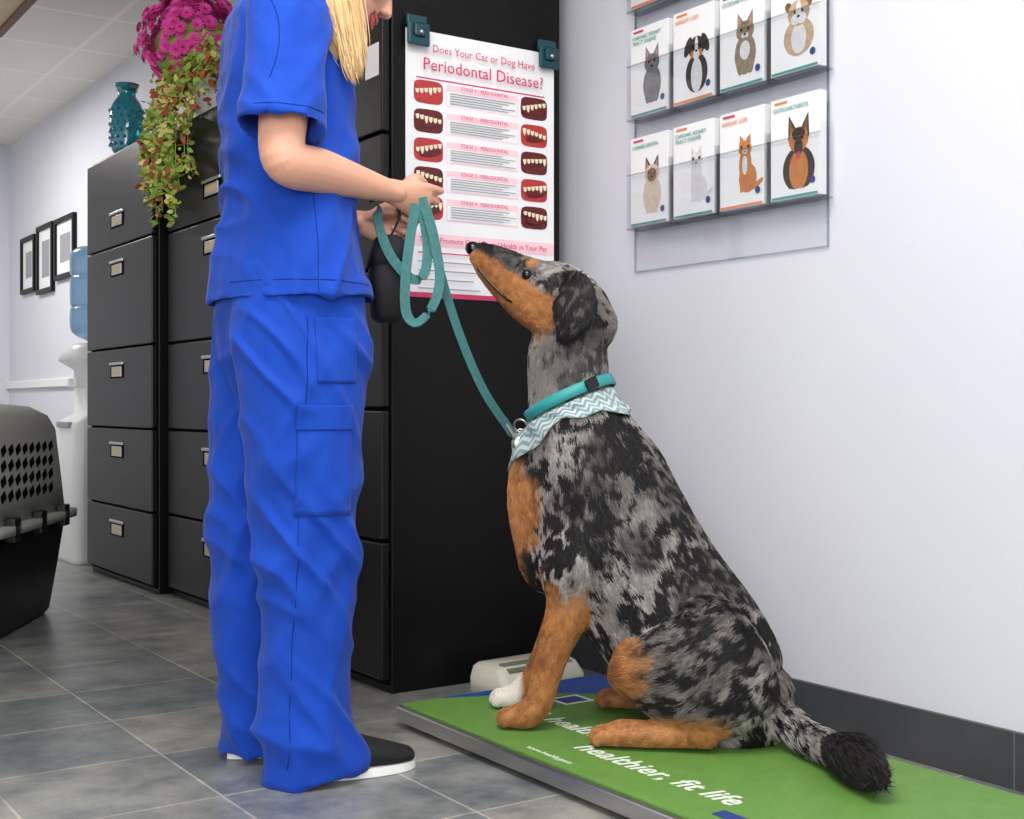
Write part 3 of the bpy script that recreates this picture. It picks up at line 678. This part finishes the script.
def patch(name, bvh, x0, x1, z0, z1, m, parent, nx=14, nz=18, off=.004):
    v = []
    for i in range(nz + 1):
        for j in range(nx + 1):
            p = proj(bvh, x0 + (x1 - x0) * j / nx, z0 + (z1 - z0) * i / nz, off=off)
            if p is None: return
            v.append(p)
    f = [(i * (nx + 1) + j, i * (nx + 1) + j + 1, (i + 1) * (nx + 1) + j + 1, (i + 1) * (nx + 1) + j) for i in range(nz) for j in range(nx)]
    o = mesh_obj(name, v, f, m, parent); s = o.modifiers.new('s', 'SOLIDIFY'); s.thickness = .003; s.offset = 0
    nb_ = [v[j] for j in range(nx + 1)] + [v[i * (nx + 1) + nx] for i in range(1, nz + 1)] + [v[nz * (nx + 1) + j] for j in range(nx - 1, -1, -1)] + [v[i * (nx + 1)] for i in range(nz - 1, 0, -1)]
    wire(name + '_stitch', nb_, .0007, M['blued'], parent, True, 1); return o
patch('cargo_pocket', bp_, -.035, .070, .50, .69, M['blue'], wo, off=.001)
patch('cargo_flap', bp_, -.037, .072, .655, .70, M['blue'], wo, off=.003)
patch('hip_pocket', bp_, .0, .08, .74, .86, M['blue'], wo, off=.0005)
def seam(name, bvh, pts, parent):
    o = [proj(bvh, a, b2, off=.0) for a, b2 in pts]; o = [a for a in o if a is not None]
    if len(o) > 2: wire(name, o, .0009, M['blued'], parent, sub=2)
seam('side_seam', bp_, [(-.045 + .03 * (1 - t / 30), .86 - .82 * t / 30) for t in range(31)], wo)
seam('top_side_seam', bs_, [(-.0, .905 + .27 * t / 14) for t in range(15)], wo)
seam('hem_stitch', bs_, [(-.13 + .25 * t / 20, .925) for t in range(21)], wo)
seam('cuff_stitch', bs_, [(-.13 + .13 * t / 14, 1.215) for t in range(15)], wo)
seam('armhole_seam', bs_, [(-.115 + .03 * math.sin(t / 4), 1.46 - .018 * t) for t in range(12)], wo)
# shoes
for sg, ux in ((-1, 0.0), (1, -.050)):
    yy = sg * .1; bq = B(); o_ = .012
    bq.tube([(ux - .03 + o_, yy, .048, .030, .030), (ux + o_, yy, .056, .042, .034), (ux + .06 + o_, yy, .050, .040, .039), (ux + .11 + o_, yy, .040, .030, .043), (ux + .165 + o_, yy, .031, .021, .042), (ux + .195 + o_, yy, .027, .015, .032)])
    bq.tube([(ux + .01, yy, .06, .038, .034), (ux + .01, yy, .12, .038, .034)])
    bq.remesh('shoe_upper_%d' % (sg + 1), M['black'], wo, voxel=.005, smooth=3)
    out = []
    for k in range(40):
        a = 2 * math.pi * k / 40; x = math.cos(a); w_ = .043 + .009 * x - .008 * (x < -.2); out.append((ux + .090 + .135 * (abs(x) ** .85) * (1 if x > 0 else -1), yy + w_ * math.sin(a) * 1.0))
    bq = B(); bq.rings([[V((a, b2, z)) for a, b2 in out] for z in (.001, .006, .017)]); bq.obj('shoe_sole_%d' % (sg + 1), M['sole'], wo, False)

# ================================================================ DOG (local x forward, y left side, z up)
dog = group('dog', (1.775, 1.818, 0), 126)
def DP(px, py, t=0.0):
    a = 745 - px; s = a * (.00194 + 6e-7 * a) - .25 * t
    return V((s, t, .7 + (405 - py) * .001953 * (1 + .137 * s - .376 * t)))
SEG = []   # p, q, radius, length, region
db = B()
def part(pts, region, flen, cap0=True, cap1=True, side=(0, 1, 0), k=.002):
    T = []
    for p in pts:
        if isinstance(p[0], Vector): c = p[0]; ra, rb = p[1], p[2]
        else: c = DP(p[0], p[1], p[2]); ra, rb = p[3] * k, p[4]
        T.append((c.x, c.y, c.z, ra, rb))
    db.tube(T, side=side, cap0=cap0, cap1=cap1, sub=4)
    for a, b2 in zip(T[:-1], T[1:]):
        SEG.append((V(a[:3]), V(b2[:3]), (a[3] + a[4] + b2[3] + b2[4]) / 4, flen, region))
# head: nose -> occiput
part([(480, 254, 0, 13, .021), (489, 261, 0, 19, .027), (501, 270, 0, 24, .032), (516, 281, 0, 29, .040), (534, 292, 0, 35, .054), (553, 300, 0, 40, .064), (572, 312, 0, 39, .062), (586, 330, 0, 35, .055)], 'head', .007)
# neck + trunk
part([(573, 322, 0, 36, .056), (568, 356, 0, 41, .068), (570, 398, 0, 43, .078), (579, 436, 0, 59, .092), (592, 478, 0, 76, .112), (610, 530, 0, 83, .120), (649, 590, 0, 79, .118), (694, 648, 0, 76, .124), (722, 690, 0, 69, .126), (735, 708, 0, 57, .106)], 'trunk', .013)
part([(545, 450, 0, 32, .062), (542, 500, 0, 35, .076), (557, 556, 0, 40, .080)], 'trunk', .013)
for sg in (1, -1):
    e0 = DP(567, 280, sg * .048); e1 = DP(575, 290, sg * .078); e2 = DP(577, 310, sg * .092); e3 = DP(571, 328, sg * .096); e4 = DP(564, 340, sg * .094)
    part([(e0, .024, .010), (e1, .044, .009), (e2, .048, .008), (e3, .032, .007), (e4, .012, .005)], 'ear', .009)
    part([(530, 266, sg * .030, 8, .015), (545, 270, sg * .036, 9, .016)], 'head', .005)
    part([(533, 306, sg * .036, 17, .02), (560, 320, sg * .044, 21, .024)], 'head', .009)
    t = sg * .078
    px_off = 0 if sg > 0 else -16
    fw = DP(531 + px_off, 700, t).x
    paw = V((fw, t, .079))
    sh0 = DP(585, 535, sg * .075); el = DP(573 + px_off * .3, 604, t); fm = DP(559 + px_off * .6, 644, t); wr = DP(548 + px_off, 680, t)
    part([(sh0, .090, .052), (DP(576, 572, sg * .084), .072, .050), (el, .050, .041), (fm, .034, .032), (wr, .029, .028)], 'foreleg', .008)
    part([(wr, .029, .028), (V(((wr.x + fw) / 2 - .006, t, .105)), .027, .028), (paw, .028, .035), (V((fw + .026, t, .073)), .022, .036)], 'forepaw' if sg > 0 else 'forepaw_far', .006)
    for k in range(4):
        o = -.027 + k * .018; L = .058 if k in (1, 2) else .046
        part([(V((fw + .01, t + o * .8, .072)), .016, .009), (V((fw + L - .014, t + o * 1.05, .076)), .0145, .009), (V((fw + L - .004, t + o * 1.05, .064)), .012, .0085)], 'forepaw' if sg > 0 else 'forepaw_far', .003)
    # hind leg
    part([(DP(728, 655, sg * .085), .130, .066), (DP(698, 672, sg * .115), .130, .068), (DP(660, 672, sg * .135), .094, .054), (DP(634, 668, sg * .138), .058, .042)], 'thigh', .012)
    kn = DP(632, 668, sg * .138); hk = V((DP(702, 735, sg * .135).x, sg * .13, .088)); ft = V((DP(626, 735, sg * .15).x, sg * .15, .078))
    part([(kn, .052, .040), (kn.lerp(hk, .5) + V((0, 0, .01)), .042, .034), (hk, .030, .026)], 'shank', .009)
    part([(hk, .030, .026), (hk.lerp(ft, .5) + V((0, 0, -.004)), .024, .026), (ft, .025, .032), (ft + V((.03, 0, -.006)), .020, .034)], 'hindpaw', .006)
    for k in range(4):
        o = -.026 + k * .0175; L = .064 if k in (1, 2) else .052
        part([(ft + V((.01, o * .8, -.008)), .015, .009), (ft + V((L - .016, o * 1.05, -.003)), .0145, .009), (ft + V((L - .004, o * 1.05, -.014)), .012, .0085)], 'hindpaw', .003)
# rump + tail
part([(V((.02, 0, .16)), .10, .11), (V((-.025, 0, .135)), .07, .09)], 'thigh', .013)
part([(V((-.02, .0, .12)), .050, .048), (V((-.08, .04, .10)), .034, .036), (V((-.135, .10, .085)), .029, .031), (V((-.19, .18, .088)), .026, .028)], 'tail', .026, side=(0, 0, 1))
part([(V((-.19, .18, .088)), .026, .030), (V((-.235, .255, .094)), .034, .040), (V((-.262, .31, .094)), .024, .026)], 'tailtip', .034, side=(0, 0, 1))

def to_draw(p):
    px = 745 - (p[0] + .25 * p[1]) / .00201; py = 405 - (p[2] - .7) / (.001953 * (1 + .137 * p[0] - .376 * p[1])); return px, py
def mixc(a, b2, t): t = max(0, min(1, t)); return tuple(a[i] * (1 - t) + b2[i] * t for i in range(3))
BLK = lin(19, 17, 18)[:3]; GR0 = lin(78, 72, 69)[:3]; GR1 = lin(122, 117, 114)[:3]; GR2 = lin(182, 177, 173)[:3]; TAN = lin(178, 122, 72)[:3]; TAND = lin(122, 74, 40)[:3]; WHT = lin(222, 214, 206)[:3]
def ss(a, b2, x):
    t = max(0, min(1, (x - a) / (b2 - a))); return t * t * (3 - 2 * t)
def dogcol(p, region):
    px, py = to_draw(p); q = V(p)
    w1 = V((noise.noise(q * 34), noise.noise(q * 34 + V((5, 5, 5))), noise.noise(q * 34 + V((15, 5, 5))))) * .014; q = q + w1
    n1 = noise.noise(q * 11 + V((3, 1, 5))); n2 = noise.noise(q * 32 + V((9, 2, 1))); n3 = noise.noise(q * 75); n4 = noise.noise(q * 170)
    base = mixc(GR1, GR2, .42 + .7 * n3 + .6 * n4 + .6 * n1)
    base = mixc(base, GR0, ss(.0, .35, noise.noise(q * 8 + V((20, 3, 7)))) * .6)
    d = n1 * .7 + n2 * .75 + .62 * n3 + .22 * n4
    merle = mixc(base, BLK, ss(-.03, .10, d))
    tan = mixc(TAN, TAND, .40 + .6 * n3 + .3 * n4 + .5 * n1)
    if region == 'ear': return mixc(BLK, GR0, ss(.25, .5, n3))
    if region == 'tailtip': return mixc(BLK, GR1, .08 + .3 * n4)
    if region == 'tail': return mixc(mixc(GR1, GR2, .5 + n4), BLK, ss(-.05, .15, n3))
    if region in ('forepaw', 'hindpaw', 'shank'): return tan
    if region == 'forepaw_far': return mixc(tan, WHT, ss(.0, .02, p[0] - DP(527, 700, -.078).x))
    if region == 'foreleg':
        return mixc(merle, tan, ss(572, 602, py + n2 * 30 - (px - 560) * .5))
    if region == 'thigh':
        k = ss(658, 636, px + n2 * 16 + abs(py - 665) * .3)
        k = max(k, ss(712, 728, py) * ss(735, 700, px))
        fine = mixc(mixc(GR0, GR1, .5 + n3 + n4), BLK, ss(-.16, .04, n3 * .8 + n2 * .7 + n1 * .4))
        return mixc(mixc(fine, merle, ss(-.1, .25, n1)), tan, k)
    if region == 'head':
        axis_y = 254 + (px - 477) * .58
        k = ss(-4, 4, py - axis_y + n3 * 6) * ss(568, 546, px + n2 * 8)
        br = ss(8, 4, math.hypot(px - 528, py - 262)) * ss(.015, .03, abs(p[1]))
        top = mixc(mixc(GR1, BLK, .5 + n3 + n4), BLK, ss(520, 505, px) * .7)
        c = mixc(top if px < 532 else merle, tan, max(k, br))
        c = mixc(c, mixc(GR0, BLK, .5 + n3), ss(520, 560, px) * ss(318, 335, py) * .6)
        return mixc(c, BLK, ss(488, 480, px) * ss(4, -3, py - axis_y))
    k = ss(540, 526, px + n2 * 14) * ss(466, 482, py) * ss(556, 536, py)
    k = max(k, ss(526, 512, px + n2 * 8) * ss(440, 470, py))
    k = max(k, ss(345, 325, py) * ss(552, 540, px) * .8)
    dk = max(ss(46, 24, math.hypot((px - 585), (py - 520) * .7) + n2 * 20), ss(55, 30, math.hypot((px - 712), (py - 605) * .7) + n2 * 26), ss(32, 16, math.hypot(px - 672, (py - 480) * .6) + n2 * 16), ss(28, 14, math.hypot(px - 600, (py - 455)) + n2 * 14), ss(26, 12, math.hypot(px - 640, (py - 545)) + n2 * 16))
    merle = mixc(merle, BLK, dk * (.85 + n3 * .7))
    if py < 400: merle = mixc(merle, mixc(GR1, GR0, .5 + n3 * 1.5 + n4), .5)
    return mixc(merle, tan, k)

body = db.remesh('body', M['black'], dog, voxel=.005, smooth=3)
me = body.data
co = np.zeros(len(me.vertices) * 3); me.vertices.foreach_get('co', co); co = co.reshape(-1, 3)
sp = np.array([s[0][:] for s in SEG]); sq = np.array([s[1][:] for s in SEG]); sr = np.array([s[2] for s in SEG])
def nearest(X):
    best = np.full(len(X), 1e9); bi = np.zeros(len(X), int)
    for i in range(len(SEG)):
        d = sq[i] - sp[i]; t = np.clip(((X - sp[i]) @ d) / (d @ d), 0, 1); dist = np.linalg.norm(X - sp[i] - t[:, None] * d, axis=1) - sr[i]
        m_ = dist < best; best[m_] = dist[m_]; bi[m_] = i
    return bi
bi = nearest(co)
ca = me.color_attributes.new('strand_col', 'FLOAT_COLOR', 'POINT')
cols = np.ones((len(co), 4))
for i in range(len(co)): cols[i, :3] = dogcol(co[i], SEG[bi[i]][4])
ca.data.foreach_set('color', cols.astype(np.float32).ravel())
fm_ = strand_mat('merle_coat', .55, .3); me.materials.clear(); me.materials.append(fm_)
dbvh = bvh_of(body)
eyes = []
for sg in (1, -1):
    e = DP(529, 275, sg * .045); h = dbvh.ray_cast(V((e.x, sg * .3, e.z)), V((0, -sg, 0)))
    if h[0] is not None: eyes.append(h[0] + V((0, -sg * .002, 0)))
for i, e in enumerate(eyes):
    sphere('eye_%d' % i, e, .0115, M['blackg'], dog)
nose_c = DP(474, 249, 0); sphere('nose', nose_c, .02, M['blackg'], dog, [(.018, 0, .004), (0, .020, 0), (-.002, 0, .016)])
for sg in (1, -1):
    pts = []
    for a, b2 in ((478, 267), (487, 278), (498, 289), (508, 298), (516, 303)):
        e = DP(a, b2, sg * .03); h = dbvh.ray_cast(V((e.x, sg * .3, e.z)), V((0, -sg, 0)))
        if h[0] is not None: pts.append(h[0] + V((0, sg * .001, 0)))
    if len(pts) > 2: wire('lip_line_%d' % (sg + 1), pts, .0024, M['blackg'], dog)
# fur
me.calc_loop_triangles()
tri = np.zeros(len(me.loop_triangles) * 3, int); me.loop_triangles.foreach_get('vertices', tri); tri = tri.reshape(-1, 3)
a_, b__, c_ = co[tri[:, 0]], co[tri[:, 1]], co[tri[:, 2]]; cr_ = np.cross(b__ - a_, c_ - a_); ar = np.linalg.norm(cr_, axis=1)
NF = 150000
ti = np.random.choice(len(tri), NF, p=ar / ar.sum()); u = np.random.rand(NF, 1); w = np.random.rand(NF, 1); fl = (u + w) > 1; u[fl] = 1 - u[fl]; w[fl] = 1 - w[fl]
X = a_[ti] + u * (b__[ti] - a_[ti]) + w * (c_[ti] - a_[ti]); Nn = cr_[ti] / ar[ti][:, None]
bi = nearest(X)
fd = (sq - sp) / np.linalg.norm(sq - sp, axis=1)[:, None]; F = fd[bi] + np.random.randn(NF, 3) * .12
F[:, 2] -= .25
F -= Nn * np.sum(F * Nn, axis=1)[:, None]; F /= np.linalg.norm(F, axis=1)[:, None] + 1e-6
L = np.array([SEG[i][3] for i in bi]) * np.random.uniform(.75, 1.2, NF)
keep = np.ones(NF, bool)
for e in eyes: keep &= np.linalg.norm(X - np.array(e), axis=1) > .0130
keep &= np.linalg.norm(X - np.array(nose_c), axis=1) > .021
keep &= (X[:, 2] > .056)
X, Nn, F, L, bi = X[keep], Nn[keep], F[keep], L[keep], bi[keep]; NF = len(X)
up = np.random.uniform(.10, .28, (NF, 1)); L = L[:, None]
P = np.stack([X - Nn * .002, X + (F * .9 + Nn * up) * L * .35, X + F * L * .72 + Nn * up * L * .45, X + F * L * 1.05 + Nn * up * L * .42], axis=1)
P[:, :, 2] = np.maximum(P[:, :, 2], .0515)
C = np.ones((NF, 4))
for i in range(NF):
    jit = random.uniform(.82, 1.17); c = dogcol(X[i], SEG[bi[i]][4]); C[i, :3] = [min(1, k * jit) for k in c]
hair_object('fur', P, C, [.0006, .0006, .00045, .0002], fm_, dog)
# collar
ctr = DP(570, 399, 0); ca_ = V((-.90, 0, .42)).normalized(); cn = V((.42, 0, .90)).normalized()
def ring_strap(name, c, ax, nrm, ra, rb, width, thick, m, parent, n=48):
    R = []
    for k in range(n + 1):
        a = 2 * math.pi * k / n; r = ax * math.cos(a) * ra + V((0, 1, 0)) * math.sin(a) * rb; rn = (ax * math.cos(a) / ra + V((0, 1, 0)) * math.sin(a) / rb).normalized(); p = c + r
        R.append([p + nrm * width / 2, p + rn * thick + nrm * width / 2 * .9, p + rn * thick - nrm * width / 2 * .9, p - nrm * width / 2])
    b = B(); b.rings(R, closed=False); return b.obj(name, m, parent, True)
ring_strap('collar', ctr, ca_, cn, .095, .087, .024, .005, M['tealc'], dog)
fr = ctr - ca_ * .102
def torus(name, c, ax1, ax2, R_, r_, m, parent):
    return wire(name, [tuple(c + ax1 * R_ * math.cos(a) + ax2 * R_ * math.sin(a)) for a in [2 * math.pi * k / 20 for k in range(20)]], r_, m, parent, True, 1)
side = V((0, 1, 0))
torus('d_ring', fr + V((.004, .03, -.012)), V((1, 0, 0)), V((0, .3, .95)), .014, .0022, M['steel'], dog)
torus('tag_ring', fr + V((.0, .04, -.028)), V((.9, .3, 0)), V((0, .2, .95)), .010, .0016, M['steel'], dog)
sphere('id_tag', fr + V((.0, .045, -.048)), .014, M['steel'], dog, [(.014, .005, 0), (-.001, .003, 0), (0, 0, .015)])
hk_ = ctr + ca_ * .072 + V((0, .066, 0)); bk = box('buckle', -.014, .014, -.002, .005, -.011, .011, M['blackg'], dog, .002); bk.location = hk_; bk.rotation_euler = (0, math.radians(25), math.radians(45))
# bandana
def chev():
    m = bpy.data.materials.new('chevron_cloth'); m.use_nodes = True; nt = m.node_tree; b = nt.nodes['Principled BSDF']
    uv = nt.nodes.new('ShaderNodeUVMap'); sx_ = nt.nodes.new('ShaderNodeSeparateXYZ'); nt.links.new(uv.outputs[0], sx_.inputs[0])
    def mth(op, a, bv=None):
        n = nt.nodes.new('ShaderNodeMath'); n.operation = op
        for i, x in enumerate((a, bv)):
            if x is None: continue
            if isinstance(x, (int, float)): n.inputs[i].default_value = x
            else: nt.links.new(x, n.inputs[i])
        return n.outputs[0]
    z = mth('MULTIPLY', mth('PINGPONG', mth('MULTIPLY', sx_.outputs[0], 44.0), 1.0), 0.9)
    s = mth('FRACT', mth('ADD', mth('MULTIPLY', sx_.outputs[1], 3.6), z)); g = mth('GREATER_THAN', s, .5)
    mx = nt.nodes.new('ShaderNodeMix'); mx.data_type = 'RGBA'; mx.inputs[6].default_value = lin(186, 192, 192); mx.inputs[7].default_value = lin(116, 148, 152)
    nt.links.new(g, mx.inputs[0]); nt.links.new(mx.outputs[2], b.inputs['Base Color']); b.inputs['Roughness'].default_value = .85; return m
nu, nv_ = 72, 8; vv = []; uvs = []
for i in range(nu + 1):
    a = 2 * math.pi * i / nu; ca2, sa2 = math.cos(a), math.sin(a)
    back = (1 + ca2) / 2; front = 1 - back
    for j in range(nv_ + 1):
        w_ = j / nv_
        drop = .012 + w_ * (.012 + .050 * back ** 2 + .046 * front ** 3 + .006 * math.sin(a * 6))
        base = ctr - cn * drop + ca_ * (-.0 + .012 * w_); dr = (ca_ * ca2 + side * sa2).normalized(); dr = (dr - cn * .05).normalized()
        h = dbvh.ray_cast(base, dr); rad_ = (h[0] - base).length if h[0] is not None else .1
        vv.append(base + dr * (rad_ + .008 + .0035 * math.sin(a * 11 + w_ * 4) + .002 * math.sin(w_ * 9))); uvs.append((i / nu, w_))
ff = [(i * (nv_ + 1) + j, (i + 1) * (nv_ + 1) + j, (i + 1) * (nv_ + 1) + j + 1, i * (nv_ + 1) + j + 1) for i in range(nu) for j in range(nv_)]
bd = mesh_obj('bandana', vv, ff, chev(), dog); ul = bd.data.uv_layers.new(name='UVMap')
for lp in bd.data.loops: ul.data[lp.index].uv = uvs[lp.vertex_index]
so = bd.modifiers.new('s', 'SOLIDIFY'); so.thickness = .002

# ================================================================ leash
ls = group('dog_leash', (1.25, 2.15, 0))
def LW(*a): return V(a) - V((1.25, 2.15, 0))
wd = V((.829, -.559, 0)); dg_ = V((.559, .829, 0))
mw = Matrix.Translation((1.775, 1.818, 0)) @ Matrix.Rotation(math.radians(126), 4, 'Z'); endp = mw @ (fr + V((.015, .045, -.03)))
line = [LW(1.250, 2.165, 1.105), LW(1.266, 2.16, 1.03), LW(1.318, 2.158, .87), LW(1.385, 2.160, .735), LW(*endp)]
ribbon('lead', line, [wd + V((0, 0, .4))] * 5, .017, .003, M['teal'], ls)
loop = [LW(1.235, 2.165, 1.09), LW(1.222, 2.165, 1.02), LW(1.212, 2.165, .94), LW(1.212, 2.162, .880), LW(1.228, 2.15, .858), LW(1.256, 2.137, .890), LW(1.270, 2.133, .945), LW(1.262, 2.14, 1.02), LW(1.248, 2.15, 1.085)]
ribbon('handle_loop', loop, [wd + dg_ * .4 + V((0, 0, .3)), wd, wd, wd * .7 + V((0, 0, .5)), dg_ * .5 + V((0, 0, .8)), wd * .6 + V((0, 0, .5)), wd, wd, wd], .019, .003, M['teal'], ls)
loop2 = [LW(1.180, 2.215, 1.085), LW(1.172, 2.20, 1.05), LW(1.190, 2.185, .99), LW(1.225, 2.165, .945), LW(1.248, 2.155, .955), LW(1.255, 2.155, 1.01), LW(1.245, 2.16, 1.09)]
ribbon('slack_loop', loop2, [dg_ * .3 + V((0, 0, 1)), dg_ * .2 + V((.8, 0, .5)), wd + V((0, 0, .6)), wd * .5 + V((0, 0, 1)), wd + V((0, 0, .3)), wd, wd], .019, .003, M['teal'], ls)
bq = B(); e_ = endp - V((1.25, 2.15, 0)); bq.tube([tuple(e_ + V((-.02, 0, .03))) + (.006, .005), tuple(e_) + (.006, .006), tuple(e_ + V((.012, 0, -.012))) + (.005, .004)]); bq.obj('snap_hook', M['steel'], ls)
tp = group('treat_pouch', (1.215, 2.245, .955), -20)
bq = B(); bq.rrect([(-.090, .018, .036, .014), (-.080, .028, .050, .018), (.0, .034, .056, .02), (.05, .029, .052, .02), (.068, .022, .048, .018)]); bq.obj('bag', M['black'], tp)
bq = B(); bq.rrect([(.02, .036, .058, .02), (.05, .033, .056, .02), (.074, .025, .050, .018), (.078, .018, .042, .014)]); bq.obj('flap', M['black'], tp)
ribbon('strap', [V((0, -.03, .07)), V((.02, -.03, .12)), V((.0, .0, .16)), V((-.03, .02, .15))], [V((0, 1, 0))] * 4, .018, .003, M['black'], tp)

# ---------------------------------------------------------------- light + camera
def area(name, loc, rot, sx_, sy_, power, col=(1, 1, 1)):
    l = bpy.data.lights.new(name, 'AREA'); l.shape = 'RECTANGLE'; l.size = sx_; l.size_y = sy_; l.energy = power; l.color = col
    o = bpy.data.objects.new(name, l); o.location = loc; o.rotation_euler = [math.radians(a) for a in rot]; return link(o)
area('ceiling_light', (0.6, 1.2, 2.46), (0, 0, 0), 1.2, 1.2, 54, (1, .98, .95))
area('ceiling_light', (0.2, 4.2, 2.46), (0, 0, 0), .6, 1.2, 54, (1, .97, .93))
area('ceiling_light', (0.9, 7.4, 2.46), (0, 0, 0), .6, 1.2, 50, (1, .97, .93))
area('window_light', (-1.6, -1.8, 1.7), (82, 0, -42), 2.2, 1.8, 104, (1, .99, .98))
w = bpy.data.worlds.new('World'); scene.world = w; w.use_nodes = True
w.node_tree.nodes['Background'].inputs[0].default_value = (.97, .98, 1, 1); w.node_tree.nodes['Background'].inputs[1].default_value = 1.12
cam = bpy.data.cameras.new('camera'); cam.sensor_width = 36; cam.lens = 45.0; cam.shift_y = -0.0044
co_ = bpy.data.objects.new('camera', cam); co_.location = (0, 0, .70); co_.rotation_euler = (math.radians(90), 0, math.radians(-34)); link(co_); scene.camera = co_
